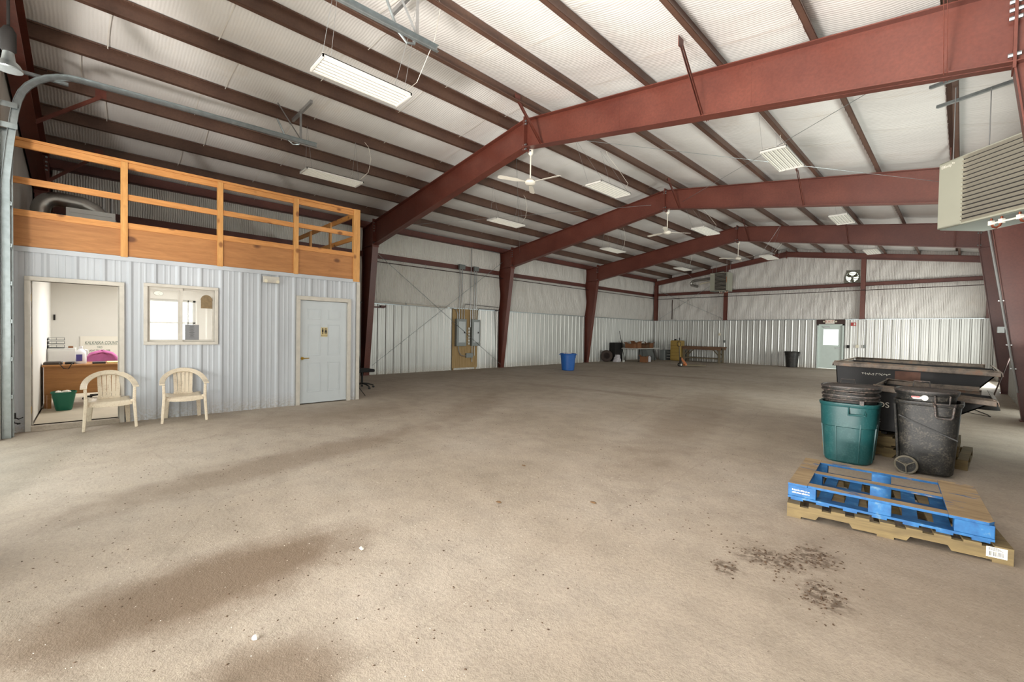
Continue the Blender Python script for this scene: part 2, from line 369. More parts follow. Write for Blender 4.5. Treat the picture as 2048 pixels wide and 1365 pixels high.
FX = (PI/2, 0, PI/2)       # text facing +x
W = 14.867; HX = W/2; Y0, Y1, Y2, Y3, Y4 = -.72, 6.588, 12.746, 18.905, 26.195
def ztop(x): return 4.90+.1433*min(x, W-x)     # rafter top / purlin bottom
def zliner(x): return ztop(x)+.215

# ------------------------------------------------------------ large structure
def ribs(s0, s1, per=.305, hh=.026, minor=.005, phase=0.):
    base = [(0, 0), (.03, hh), (.055, hh), (.085, 0), (.145, 0), (.155, minor), (.17, minor), (.18, 0), (.215, 0), (.225, minor), (.24, minor), (.25, 0)]
    out = [(s0, 0)]; k = math.floor((s0-phase)/per)
    while k*per+phase < s1:
        for a, h in base:
            q = k*per+phase+a
            if s0+.004 < q < s1-.004: out.append((q, h))
        k += 1
    out.append((s1, 0)); return out
def ribbed(mb, axis, pos, sgn, s0, s1, z0, z1, **k):
    pr = ribs(s0, s1, **k)
    f = (lambda q, h, z: (pos+sgn*h, q, z)) if axis == 'x' else (lambda q, h, z: (q, pos+sgn*h, z))
    kk = len(mb.v)
    for q, h in pr: mb.v += [f(q, h, z0), f(q, h, z1)]
    for i in range(len(pr)-1): mb.f.append((kk+2*i, kk+2*i+2, kk+2*i+3, kk+2*i+1))
    b = [f(s0, 0, z0), f(s1, 0, z0), f(s1, 0, z1), f(s0, 0, z1)]
    kb = len(mb.v); mb.v += [tuple(Vector(p)-Vector((sgn*.02, 0, 0) if axis == 'x' else (0, sgn*.02, 0))) for p in b]; mb.f.append((kb, kb+1, kb+2, kb+3))

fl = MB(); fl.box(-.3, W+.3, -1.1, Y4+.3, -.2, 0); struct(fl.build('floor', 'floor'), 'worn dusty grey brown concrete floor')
yd = MB(); yd.box(-6, W+6, -14, -1.1, -.25, -.02); struct(yd.build('floor', simple('gravel_yard', (188, 180, 164), .9)), 'pale yard outside the overhead doors')
of = MB(); of.box(.02, 4.66, -.6, 2.58, 0, .07); struct(of.build('floor', simple('dusty_office_floor', (190, 178, 158), .7, 0, .15, 3)), 'dusty office floor one low step above the hall')

BAYS = [(-.85, Y0-.1), (Y0+.13, Y1-.13), (Y1+.13, Y2-.13), (Y2+.13, Y3-.13), (Y3+.13, Y4-.02)]
def bulge_sheet(mb, axis, pos, sgn, s0, s1, z0, z1, amp, seed, seams=1.55, skip=None, top=None, n=None):
    rnd = random.Random(seed); L = s1-s0; n = n or max(8, int(L/.12)); nz = 16
    ph = [rnd.uniform(0, 6) for _ in range(8)]
    def fn(u, v):
        q = s0+u*L; zt = top(q) if top else z1; z = z0+v*(zt-z0)
        b = math.sin(PI*v)**.6 if 0 < v < 1 else 0
        d = (q-s0) % seams; d = min(d, seams-d)
        wr = .018*math.sin(q*9+ph[0]+2*math.sin(z*3+ph[1]))+.013*math.sin(q*23+ph[2]+z*2.5)+.006*math.sin(q*41+ph[3]-z*4)
        h = b*(1.6*amp*(.75+.25*math.sin(q*1.3+ph[4]))*(1-.75*math.exp(-(d/.035)**2))+wr)
        return (pos+sgn*h, q, z) if axis == 'x' else (q, pos+sgn*h, z)
    mb.grid(n, nz, fn, skip)
def side_wall(name, pos, sgn, label, door=None):
    wn = MB()
    for a, b in BAYS:
        z1 = 2.43
        dd_ = [d for d in (door or ()) if a < d[0] < b]
        if dd_:
            ribbed(wn, 'x', pos, sgn, a, dd_[0][0], 0, z1); ribbed(wn, 'x', pos, sgn, dd_[0][1], b, 0, z1)
        elif name == 'wall_left' and a < 0 < b:      # leave the office window open
            for s0, s1, q0, q1 in ((a, .5, 0, z1), (.5, 1.95, 0, .88), (.5, 1.95, 2.2, z1), (1.95, b, 0, z1)): ribbed(wn, 'x', pos, sgn, s0, s1, q0, q1)
        else: ribbed(wn, 'x', pos, sgn, a, b, 0, z1)
    r = struct(wn.build(name, 'galv_panel'), label)
    ins = MB()
    for i, (a, b) in enumerate(BAYS):
        if i == 0: continue
        bulge_sheet(ins, 'x', pos-sgn*.02, sgn, a, b, 2.43, 3.97, .055, i)
        bulge_sheet(ins, 'x', pos-sgn*.02, sgn, a, b, 4.12, 4.97, .05, i+9)
        ins.add([(pos-sgn*.02, a, 3.96), (pos-sgn*.02, b, 3.96), (pos-sgn*.02, b, 4.13), (pos-sgn*.02, a, 4.13)], [(0, 1, 2, 3)])
    ins.build('insulation', 'insul', r, smooth='full')
    bk = MB(); x0 = pos-sgn*.26
    if name == 'wall_left':
        for s0, s1, q0, q1 in ((-.95, .5, 0, 5.1), (.5, 1.95, 0, .88), (.5, 1.95, 2.2, 5.1), (1.95, Y4+.2, 0, 5.1)): bk.box(x0-.03, x0, s0, s1, q0, q1)
    elif door:
        e_ = [-.95]+[q for d in door for q in d]+[Y4+.2]
        for k in range(0, len(e_), 2): bk.box(x0, x0+.03, e_[k], e_[k+1], 0, 5.1)
        for d in door: bk.box(x0, x0+.03, d[0], d[1], 2.43, 5.1)
    bk.build('sheathing', 'insul', r)
    for i, (a, b) in enumerate(BAYS[1:]):
        g = MB(); g.box(pos-.015 if sgn > 0 else pos-.10, pos+.10 if sgn > 0 else pos+.015, a, b, 3.96, 3.975); g.box(min(pos, pos+sgn*.012), max(pos, pos+sgn*.012), a, b, 3.96, 4.14)
        g.box(min(pos, pos-sgn*.02), max(pos, pos-sgn*.02), a, b, 4.12, 4.135); g.build('girt', 'girt', r)
        tr_ = MB(); q = (pos, pos+sgn*.04); d_ = [d for d in (door or ()) if a < d[0] < b]
        for s0, s1 in (((a, d_[0][0]), (d_[0][1], b)) if d_ else ((a, b),)): tr_.box(min(q), max(q), s0, s1, 2.415, 2.45)
        tr_.build('wainscot_cap', 'galv', r)
    return r
WL = side_wall('wall_left', 0, 1, 'left wall of ribbed steel below white insulation')
WR = side_wall('wall_right', W, -1, 'right wall of ribbed steel below white insulation', ((8.9, 11.7), (13.3, 14.7), (21.0, 24.2)))  # middle opening is invented to go with its added fill lamp
# far gable wall
DX0, DX1 = 8.90, 9.86
fw_ = MB(); yw = Y4
for s0, s1, z0, z1 in ((.02, DX0-.1, 0, 2.43), (DX1+.1, W-.02, 0, 2.43)): ribbed(fw_, 'y', yw, -1, s0, s1, z0, z1, phase=.07)
FAR = struct(fw_.build('wall_far', 'galv_panel'), 'far gable wall, ribbed steel below white insulation')
ins = MB()
fx0, fx1, fz0, fz1 = 9.90, 10.44, 4.20, 4.72
bulge_sheet(ins, 'y', yw+.03, -1, .02, W-.02, 2.43, 4.0, .06, 31, 1.6, n=150)
def hole(u, v): x = .02+u*(W-.04); z = 4.2+v*(ztop(x)-.02-4.2); return fx0 < x < fx1 and fz0 < z < fz1
bulge_sheet(ins, 'y', yw+.03, -1, .02, W-.02, 4.2, 5.8, .05, 32, 1.6, top=lambda x: ztop(x)+.2, skip=hole, n=166)
ins.add([(.02, yw+.03, 3.99), (W-.02, yw+.03, 3.99), (W-.02, yw+.03, 4.21), (.02, yw+.03, 4.21)], [(0, 1, 2, 3)])
ins.build('insulation', 'insul_far', FAR, smooth='full')
sh = MB()
def shw(x0, x1, z0, z1=None):
    n = 2
    if z1 is None: sh.add([(x0, yw+.14, z0), (x1, yw+.14, z0), (x1, yw+.14, zliner(x1)+.1), (x0, yw+.14, zliner(x0)+.1)], [(0, 1, 2, 3)])
    else: sh.add([(x0, yw+.14, z0), (x1, yw+.14, z0), (x1, yw+.14, z1), (x0, yw+.14, z1)], [(0, 1, 2, 3)])
shw(-.3, DX0, 0, 2.6); shw(DX1, W+.3, 0, 2.6); shw(DX0, DX1, 2.16, 2.6); shw(-.3, HX, 2.6); shw(HX, fx0, 2.6); shw(fx0, fx1, 2.6, fz0); shw(fx0, fx1, fz1); shw(fx1, W+.3, 2.6)
sh.build('sheathing', 'insul_far', FAR)
g = MB(); g.box(.3, W-.3, yw-.09, yw-.075, 4.0, 4.16); g.box(.3, W-.3, yw-.09, yw-.0, 3.995, 4.01); g.box(.3, W-.3, yw-.09, yw, 4.15, 4.165); g.build('girt', 'girt', FAR)
for s0, s1 in ((.02, DX0-.1), (DX1+.1, W-.02)): MB().box(s0, s1, yw-.04, yw, 2.415, 2.45).build('wainscot_cap', 'galv', FAR)
MB().box(DX0-.1, DX1+.1, yw-.02, yw, 2.2, 2.43).build('door_header', 'dark_pipe', FAR)
gr = MB()
for a, b in ((0.1, HX), (HX, W-.1)):
    za, zb = ztop(a), ztop(b)
    for dz0, dz1, dy0, dy1 in ((-.25, 0, -.16, -.15), (-.265, -.25, -.24, -.06), (-.012, 0, -.24, -.06)):
        gr.add([(a, yw+dy0, za+dz0), (b, yw+dy0, zb+dz0), (b, yw+dy0, zb+dz1), (a, yw+dy0, za+dz1), (a, yw+dy1, za+dz0), (b, yw+dy1, zb+dz0), (b, yw+dy1, zb+dz1), (a, yw+dy1, za+dz1)],
               [(0, 1, 2, 3), (4, 7, 6, 5), (0, 4, 5, 1), (3, 2, 6, 7), (0, 3, 7, 4), (1, 5, 6, 2)])
gr.box(HX-.012, HX+.012, yw-.25, yw-.05, ztop(HX)-.33, ztop(HX)+.06)
gr.build('gable_rafter', 'oxide', FAR)
for px, zb, wd in ((.22, 2.45, .2), (4.47, 2.45, .17), (10.61, 2.45, .17), (W-.22, 2.45, .2)):
    p = MB(); zt = ztop(px)-.26; p.box(px-wd/2, px+wd/2, yw-.26, yw-.245, zb, zt); p.box(px-wd/2, px+wd/2, yw-.1, yw-.085, zb, zt); p.box(px-.006, px+.006, yw-.25, yw-.09, zb, zt); p.box(px-wd/2-.03, px+wd/2+.03, yw-.28, yw-.06, zb-.02, zb)
    p.build('gable_post', 'oxide', FAR)
# front wall with its two overhead door openings
fr = MB()
for x0, x1, z0, z1 in ((-.3, 5.25, 0, 4.45), (9.1, 10.35, 0, 4.45), (14.0, W+.3, 0, 4.45)): fr.box(x0, x1, -1.1, -.85, z0, z1)
for x0, x1 in ((-.3, HX), (HX, W+.3)):
    v = [(x0, 4.45), (x1, 4.45), (x1, zliner(x1)+.12), (x0, zliner(x0)+.12)]; fr.prism(v, -1.1, -.85)
struct(fr.build('wall_front', 'insul_far'), 'front gable wall with two overhead door openings')
# roof liner
cl = MB(); PX = [1.17, 2.39, 3.52, 4.66, 5.83, 7.0]
allp = sorted([.0]+PX+[W-p for p in PX]+[W])
rows = []
ny = 150
xs = []
for i in range(len(allp)-1):
    a, b = allp[i], allp[i+1]
    n = 8
    for j in range(n): xs.append((a+(b-a)*j/n, j/n, i))
xs.append((W, 0, 99)); xs = [(-.3, 0, -1)]+xs+[(W+.3, 0, 100)]
sg = random.Random(5); ph = [sg.uniform(0, 6) for _ in range(200)]
for jy in range(ny+1):
    y = -1.1+(Y4+1.4)*jy/ny
    for (x, u, i) in xs:
        d = (y+.3*(i % 2)) % 1.52; d = min(d, 1.52-d)
        sag = math.sin(PI*u)*(.045+.018*math.sin(y*.9+ph[i % 200])+.008*math.sin(y*3.1+ph[(i*3) % 200]))
        cl.v.append((x, y, zliner(x)-sag+.01*math.exp(-(d/.05)**2)*math.sin(PI*u)))
nx = len(xs)
for j in range(ny):
    for i in range(nx-1): a = j*nx+i; cl.f.append((a, a+1, a+nx+1, a+nx))
CE = struct(cl.build('ceiling', 'liner', smooth='full'), 'white vinyl roof liner sagging between the purlins')
rf = MB()
for a, b in ((-.4, HX), (HX, W+.4)): rf.add([(a, -1.2, zliner(a)+.08), (b, -1.2, zliner(b)+.08), (b, Y4+.3, zliner(b)+.08), (a, Y4+.3, zliner(a)+.08)], [(0, 1, 2, 3)])
rf.build('roof_sheet', 'galv', CE)
# liner laps: wider seam tapes seen between purlins
tp = MB(); rt_ = random.Random(3)
for i in range(len(allp)-1):
    a, b = allp[i]+.06, allp[i+1]-.06
    for k in range(17):
        y = -.5+1.52*k-.3*(i % 2)+.7
        if y > Y4-.3: continue
        w_ = .014
        tp.grid(8, 1, lambda u, v: (a+(b-a)*u, y+w_*v+.02*math.sin(u*3+i), zliner(a+(b-a)*u)-.052-.0*u-math.sin(PI*u)*.018))
tp.build('liner_seam', simple('seam_tape', (226, 221, 212), .4), CE)

# ------------------------------------------------------------ rigid frames and purlins
def mirror(p): return (W-p[0], p[1])
IN = [(.139, 0), (.693, 4.272), (HX, 5.407)]
OUT = [(-.2, 0), (-.2, ztop(0)-.03), (HX, ztop(HX))]
def iplate(mb, a, b, y, wd, th):     # flange plate between two xz points, inward thickness
    a, b = Vector((a[0], 0, a[1])), Vector((b[0], 0, b[1])); d = (b-a).normalized(); n = Vector((-d.z, 0, d.x))*th/2
    mb.add([q+n*s_+Vector((0, y+e*wd/2, 0)) for q in (a, b) for s_ in (-1, 1) for e in (-1, 1)], [(0, 1, 3, 2), (4, 6, 7, 5), (0, 2, 6, 4), (1, 5, 7, 3), (0, 4, 5, 1), (2, 3, 7, 6)])
def bolt(mb, x, z, y, ax='x', r=.02, l=.045):
    mb.lathe([(r, -l), (r, l)], (x, y, z), 6, 2, ax)
def frame(y, label, braces, both=True):
    root = thing('steel_frame', label, 'steel frame', (0, y, 0), 0, 'tapered red oxide steel portal frames')
    sx = .60; zk_in = IN[1][1]+(sx-IN[1][0])*0; zs_top = ztop(sx)
    for side in (0, 1):
        T = (lambda p: p) if side == 0 else mirror
        c = MB()
        web = [(-.2, 0), (.139, 0), (.68, 4.25), (.68, ztop(.68)), (-.2, ztop(0)-.03)]
        poly = [T(p) for p in web]; c.prism(poly, y-.005, y+.005)
        iplate(c, T(IN[0]), T(IN[1]), y, .2, .014); iplate(c, T((-.2, 0)), T((-.2, ztop(0)-.03)), y, .2, .014)
        iplate(c, T((-.2, ztop(0)-.03)), T((.68, ztop(.68))), y, .2, .014); iplate(c, T((-.2, 4.27)), T((.68, 4.27)), y, .18, .012)
        iplate(c, T((.1, 2.62)), T((.43, 2.62)), y, .02, .006)
        c.box(min(T((-.22, 0))[0], T((.17, 0))[0]), max(T((-.22, 0))[0], T((.17, 0))[0]), y-.12, y+.12, 0, .02)
        c.build('column', 'oxide', root)
        r = MB(); web = [(.70, 4.26), (HX, 5.407), (HX, ztop(HX)), (.70, ztop(.70))]
        r.prism([T(p) for p in web], y-.005, y+.005)
        iplate(r, T((.70, 4.272)), T((HX, 5.407)), y, .2, .014); iplate(r, T((.70, ztop(.7))), T((HX, ztop(HX))), y, .2, .014)
        iplate(r, T((3.1, 4.70)), T((3.1, ztop(3.1))), y, .016, .006); iplate(r, T((5.2, 5.06)), T((5.2, ztop(5.2))), y, .016, .006)
        r.build('rafter', 'oxide', root)
        s_ = MB(); px = T((.69, 0))[0]; s_.box(px-.012, px+.012, y-.11, y+.11, 4.2, ztop(.69)+.09); spl = s_.build('splice_plate', 'oxide', root)
        for z in (4.34, 4.70, 4.78, 4.86, 4.96):
            for e in (-.07, .07): b = MB(); bolt(b, px, z, y+e); b.build('bolt', 'galv', spl)
    s_ = MB(); s_.box(HX-.012, HX+.012, y-.11, y+.11, 5.33, ztop(HX)+.06); spl = s_.build('splice_plate', 'oxide', root)
    for z in (5.36, 5.45, 5.88, 5.94):
        for e in (-.07, .07): b = MB(); bolt(b, HX, z, y+e); b.build('bolt', 'galv', spl)
    for bx_, dys in braces:
        mxp = min(bx_, W-bx_); zb = 4.272+(mxp-.693)*(5.407-4.272)/(HX-.693); zt = ztop(bx_)+.03
        for dy in dys:
            m_ = MB(); p0 = Vector((bx_, y+math.copysign(.085, dy), zb-.005)); p1 = Vector((bx_, y+dy, zt))
            m_.bar(p0, p1, .055, .005, (1, 0, 0)); m_.bar(p0+Vector((.027, 0, 0)), p1+Vector((.027, 0, 0)), .005, .05, (0, 0, 1))
            m_.box(bx_-.006, bx_+.004, y+dy-.07, y+dy+.07, zt-.02, zt+.12); m_.build('flange_brace', 'oxide', root)
    return root
BR = [(7.9, (-.75,)), (11.12, (-.75, .75)), (13.68, (-.8, .8)), (3.55, (.75,))]
frame(Y0, 'dark steel frame at the front wall, left of the overhead door track', [(3.52, (.85,)), (1.17, (.85,))])
frame(Y1, 'nearest bright red steel frame spanning over the restroom door corner', [(7.9, (-.75,)), (11.12, (-.8, .8)), (13.68, (-.85, .85))])
frame(Y2, 'second steel frame back, its left column just right of the breaker panels', [(7.9, (-.75,)), (11.07, (-.75,)), (13.65, (-.8,))])
frame(Y3, 'third and farthest full steel frame, its left column behind the blue barrel', [(7.9, (-.75,)), (11.07, (-.75,)), (13.65, (-.75,))])
NAMES = ['first', 'second', 'third', 'fourth', 'fifth', 'sixth']
def purlin(x, label):
    m_ = MB(); s_ = 1 if x < HX else -1; z0 = ztop(x)+.004; z1 = z0+.2; ya, yb = -.84, Y4-.01; th = .006
    m_.box(x-th/2, x+th/2, ya, yb, z0, z1)                                    # web
    a = sorted((x, x-s_*.07)); m_.box(a[0], a[1], ya, yb, z0, z0+.005)         # bottom flange downslope
    a = sorted((x, x+s_*.07)); m_.box(a[0], a[1], ya, yb, z1-.005, z1)         # top flange upslope
    a = sorted((x+s_*.066, x+s_*.072)); m_.box(a[0], a[1], ya, yb, z1-.02, z1)
    a = sorted((x-s_*.066, x-s_*.072)); m_.box(a[0], a[1], ya, yb, z0, z0+.02)
    for yy in (Y1, Y2, Y3):                                                   # lapped length over each frame
        a = sorted((x+s_*.004, x+s_*.012)); m_.box(a[0], a[1], yy-.45, yy+.75, z0+.006, z1-.025)
        for dy in (-.4, .7):
            for zz in (.05, .15): bolt(m_, x+s_*.01, z0+zz, yy+dy, 'x', .009, .012)
    y = -.5
    while y < Y4-.2: m_.box(x+s_*.074, x+s_*.078, y, y+.012, z1-.045, z1-.004); y += .305
    o = m_.build('roof_purlin', 'purlin')
    o.data.transform(Matrix.Translation((-x, 0, -z0))); o.location = (x, 0, z0)
    tag(o, label, 'roof beam', 'brown roof purlins running the length of the hall')
for i, x in enumerate(PX): purlin(x, NAMES[i]+' brown roof purlin up from the left eave strut')
for i, x in enumerate(PX): purlin(W-x, NAMES[i]+' brown roof purlin up from the right eave strut')
for x, s_, lb in ((.0, 1, 'left'), (W, -1, 'right')):
    m_ = MB(); z0 = 4.9; a = sorted((x, x+s_*.17)); m_.box(a[0], a[1], -.84, Y4-.02, z0, z0+.008); q = sorted((x+s_*.162, x+s_*.17)); m_.box(q[0], q[1], -.84, Y4-.02, z0, z0+.2)
    m_.build('eave_strut', 'girt', WL if s_ > 0 else WR)
# rod bracing
def rods(lines, label, cat='cable', r=.008):
    t_ = thing('rod_bracing', label, 'bracing', lines[0][0])
    for a, b in lines: MB().tube([a, b], r, 6).build('brace_rod', 'galv', t_)
    return t_
rods([((.2, 6.75, .33), (.2, 12.6, 4.5)), ((.2, 6.75, 4.2), (.2, 12.6, .15))], 'crossed thin steel rods over the breaker panel bay of left wall')
rods([((13.7, Y1+.1, 4.72), (8, Y2-.1, 5.5)), ((8, Y1+.1, 5.5), (13.7, Y2-.1, 4.72))], 'crossed thin rods under the right roof slope before the second frame', r=.004)
rods([((1.2, Y1+.1, 4.78), (7, Y2-.1, 5.6)), ((7, Y1+.1, 5.6), (1.2, Y2-.1, 4.78))], 'crossed thin rods under the left roof slope before the second frame', r=.004)
rods([((.45, Y4-.2, 2.52), (4.35, Y4-.2, 4.9)), ((.45, Y4-.2, 4.3), (4.35, Y4-.2, 2.52))], 'crossed rods left of the first gable post on far wall')

# ------------------------------------------------------------ office block
OX = 4.71; D1 = (-.61, .32); D2 = (2.99, 3.95); WIN = (.66, 1.57, 1.27, 2.17)
ow = MB(); ZT = 2.56
def orib(s0, s1, z0, z1): ribbed(ow, 'x', OX, 1, s0, s1, z0, z1, hh=.022, phase=.1)
orib(-.85, D1[0]-.06, 0, ZT); orib(D1[0]-.06, D1[1]+.06, 2.2, ZT); orib(D1[1]+.06, WIN[0]-.04, 0, ZT)
orib(WIN[0]-.04, WIN[1]+.04, 0, WIN[2]-.04); orib(WIN[0]-.04, WIN[1]+.04, WIN[3]+.04, ZT); orib(WIN[1]+.04, D2[0]-.05, 0, ZT)
orib(D2[0]-.05, D2[1]+.05, 2.18, ZT); orib(D2[1]+.05, 4.19, 0, ZT)
OW = struct(ow.build('wall_office', 'white_panel'), 'white ribbed steel office wall')
bk = MB()
for s0, s1, z0, z1 in ((-.85, D1[0], 0, ZT), (D1[0], D1[1], 2.14, ZT), (D1[1], WIN[0], 0, ZT), (WIN[0], WIN[1], 0, WIN[2]), (WIN[0], WIN[1], WIN[3], ZT), (WIN[1], D2[0], 0, ZT), (D2[0], D2[1], 2.1, ZT), (D2[1], 4.17, 0, ZT)): bk.box(OX-.13, OX-.022, s0, s1, z0, z1)
bk.build('studwork', 'drywall', OW)
e = MB(); ribbed(e, 'y', 4.19, 1, .05, OX+.01, 0, ZT, hh=.022); e.box(.03, OX-.01, 4.05, 4.165, 0, ZT); e.build('end_panel', 'white_panel', OW)
c = MB(); c.box(OX-.02, OX+.03, 4.15, 4.22, 0, ZT); c.build('corner_trim', 'trim_white', OW)
c = MB(); c.box(OX, OX+.035, -.85, 4.2, ZT-.02, ZT+.05); c.build('top_trim', 'white_panel', OW)
iw = MB(); iw.box(.02, 4.56, -.85, -.62, .07, 2.5); iw.box(.02, 4.56, 2.5, 2.6, .0, 2.5)
iw.box(.02, .1, -.62, .5, .07, 2.5); iw.box(.02, .1, 1.95, 2.5, .07, 2.5); iw.box(.02, .1, .5, 1.95, .07, .88); iw.box(.02, .1, .5, 1.95, 2.2, 2.5)
struct(iw.build('wall_office_inside', 'drywall'), 'white painted office room walls'); iw2 = MB(); iw2.box(.02, 4.56, -.85, 4.05, 2.45, 2.5); struct(iw2.build('ceiling', 'drywall'), 'white office ceiling')
# office exterior window
wf = MB(); y0, y1, z0, z1 = .5, 1.95, .88, 2.2
for a in ((y0, y0+.05, z0, z1), (y1-.05, y1, z0, z1), (y0, y1, z0, z0+.05), (y0, y1, z1-.05, z1), (y0, y1, 1.6, 1.64), (1.79, 1.81, z0, z1)): wf.box(-.06, .06, *a)
w2 = struct(wf.build('window_2', 'white_paint'), 'bright outside window at the back of the office'); MB().box(-.005, .005, y0+.05, y1-.05, z0+.05, z1-.05).build('pane', 'glass', w2)
# sliding window to the hall
wf = MB(); y0, y1, z0, z1 = WIN
for a in ((y0-.05, y0, z0, z1), (y1, y1+.05, z0, z1), (y0-.05, y1+.05, z0-.05, z0), (y0-.05, y1+.05, z1, z1+.05)): wf.box(OX-.1, OX+.04, *a)
w1 = struct(wf.build('window_1', 'trim_white', bevel=.004), 'sliding office window in the white ribbed wall')
ym = 1.09
for a, b, dx in ((y0, ym+.03, .0), (ym-.03, y1, -.03)):
    s_ = MB()
    for q in ((a, a+.035, z0+.035, z1-.035), (b-.035, b, z0+.035, z1-.035), (a, b, z0, z0+.035), (a, b, z1-.035, z1)): s_.box(OX+dx-.03, OX+dx-.005, *q)
    sa = s_.build('sash', 'trim_white', w1); MB().box(OX+dx-.02, OX+dx-.016, a+.035, b-.035, z0+.035, z1-.035).build('pane', 'glass', sa)
# door 1: open doorway with frame and hinges
d = MB()
for a in ((D1[0]-.06, D1[0], 0, 2.14), (D1[1], D1[1]+.06, 0, 2.14), (D1[0]-.06, D1[1]+.06, 2.14, 2.2)): d.box(OX-.14, OX+.045, *a)
for a in ((D1[0], D1[0]+.015, .07, 2.14), (D1[1]-.015, D1[1], .07, 2.14)): d.box(OX-.08, OX-.04, *a)
dd = struct(d.build('door_1', 'trim_white', bevel=.004), 'open office doorway frame')
h = MB()
for z in (.25, 1.1, 1.85): h.box(OX-.035, OX+.0, D1[0], D1[0]+.004, z, z+.1)
h.build('hinge', 'brass', dd)
sill = MB(); sill.box(OX-.14, OX+.06, D1[0], D1[1], 0, .07); sill.build('threshold', 'floor', dd)
lf = MB(); lf.box(4.57, 4.60, .36, 1.2, .09, 2.1)
tb = MB(); tb.box(OX-.02, OX+.06, .18, .33, 0, .5)
# restroom door
d = MB()
for a in ((D2[0]-.07, D2[0], 0, 2.1), (D2[1], D2[1]+.07, 0, 2.1), (D2[0]-.07, D2[1]+.07, 2.1, 2.18)): d.box(OX-.1, OX+.05, *a)
dd = struct(d.build('door_2', 'trim_white', bevel=.004), 'closed white restroom door and its frame')
l = MB(); l.box(OX-.05, OX+.0, D2[0]+.005, D2[1]-.005, .02, 2.095)
yc = (D2[0]+D2[1])/2
pan = []
for cy in (yc-.2, yc+.2):
    for z0, z1 in ((1.72, 1.93), (.98, 1.62), (.24, .84)): pan.append((cy-.13, cy+.13, z0, z1))
for a, b, z0, z1 in pan:
    for q in ((a, a+.012, z0, z1), (b-.012, b, z0, z1), (a, b, z0, z0+.012), (a, b, z1-.012, z1)): l.box(OX, OX+.006, *q)
    l.box(OX, OX+.004, a+.035, b-.035, z0+.035, z1-.035)
lf = l.build('door_leaf', 'door_white', dd, bevel=.002)
k = MB(); k.lathe([(.03, 0), (.03, .012)], (OX, D2[0]+.055, .93), 16, 2, 'x'); k.tube([(OX, D2[0]+.055, .93), (OX+.05, D2[0]+.055, .93), (OX+.055, D2[0]+.17, .935)], .01, 8)
k.build('door_handle', 'brass', lf, smooth=True)
sg_ = thing('restroom_sign', 'small tan plate with man and woman symbols on the restroom door', 'sign', (OX+.007, yc, 1.46))
MB().box(OX+.007, OX+.011, yc-.065, yc+.065, 1.37, 1.56).build('plate', 'tan', sg_)
ic = MB()
for cy, sk in ((yc-.032, 0), (yc+.032, 1)):
    ic.lathe([(.011, 0), (.011, .002)], (OX+.011, cy, 1.535), 12, 2, 'x')
    if sk: ic.prism([(cy-.01, 1.52), (cy+.01, 1.52), (cy+.024, 1.455), (cy-.024, 1.455)], OX+.011, OX+.013, 'x')
    else: ic.box(OX+.011, OX+.013, cy-.016, cy+.016, 1.465, 1.52)
    ic.box(OX+.011, OX+.013, cy-.012, cy-.003, 1.42, 1.465); ic.box(OX+.011, OX+.013, cy+.003, cy+.012, 1.42, 1.465)
ic.box(OX+.011, OX+.013, yc-.002, yc+.002, 1.42, 1.54)
ic.build('pictogram', 'ink', sg_); text_obj('lettering', 'RESTROOM', .026, (OX+.011, yc, 1.385), FX, 'ink', sg_, .001, 'CENTER')
# unlit white exit light over the wall
ex = thing('exit_light', 'blank white emergency light box high on the white ribbed wall', 'light', (OX+.02, 2.455, 2.38))
MB().box(OX+.02, OX+.07, 2.32, 2.60, 2.38, 2.505).build('housing', 'trim_white', ex, bevel=.01)
l = MB(); l.lathe([(.022, 0), (.03, .025)], (OX+.07, 2.36, 2.41), 14, 2, 'x'); l.lathe([(.022, 0), (.03, .025)], (OX+.07, 2.56, 2.41), 14, 2, 'x'); l.build('lamp_head', 'cream', ex)
# things on the window glass
xg = OX+.006
m_ = MB(); m_.lathe([(.062, 0), (.062, .001)], (xg-.005, .80, 2.065), 28, 2, 'x', .62); st = m_.build('oval_sticker', 'sign_face'); st2 = MB()
for k in range(28):
    a, b = 2*PI*k/28, 2*PI*(k+1)/28; st2.bar((xg-.003, .80+.062*math.cos(a), 2.065+.038*math.sin(a)), (xg-.003, .80+.062*math.cos(b), 2.065+.038*math.sin(b)), .002, .003, (1, 0, 0))
st2.bar((xg-.003, .79, 2.06), (xg-.003, .82, 2.045), .002, .006, (1, 0, 0)); st2.bar((xg-.003, .80, 2.08), (xg-.003, .835, 2.09), .002, .006, (1, 0, 0))
tag(st, 'oval white sticker with dark rim, upper left of the sliding window', 'sticker'); st2.build('print', 'ink', st)
m_ = MB(); cx, cy = 1.455, 1.99; pts = [(cx-.08, 1.85), (cx+.08, 1.85), (cx+.08, cy)]+[(cx+.085*math.cos(a*PI/12), cy+.095*math.sin(a*PI/12)) for a in range(0, 13)]+[(cx-.08, cy)]
m_.prism(pts, xg-.03, xg-.024, 'x'); tag(m_.build('arched_sign', 'arch_sign'), 'brown arched sign hanging in the upper right of the sliding window', 'sign')
m_ = MB(); m_.box(xg-.035, xg-.033, 1.155, 1.35, 1.30, 1.56); pg = m_.build('paper_notice', 'paper_grey'); tag(pg, 'grey typed notice taped inside the right sliding pane', 'paper')
ln = MB()
for k in range(13): z = 1.53-.015*k; ww = random.uniform(.02, .05); ln.box(xg-.0335, xg-.0325, 1.25-ww, 1.25+ww, z, z+.004)
ln.build('typing', 'ink', pg)
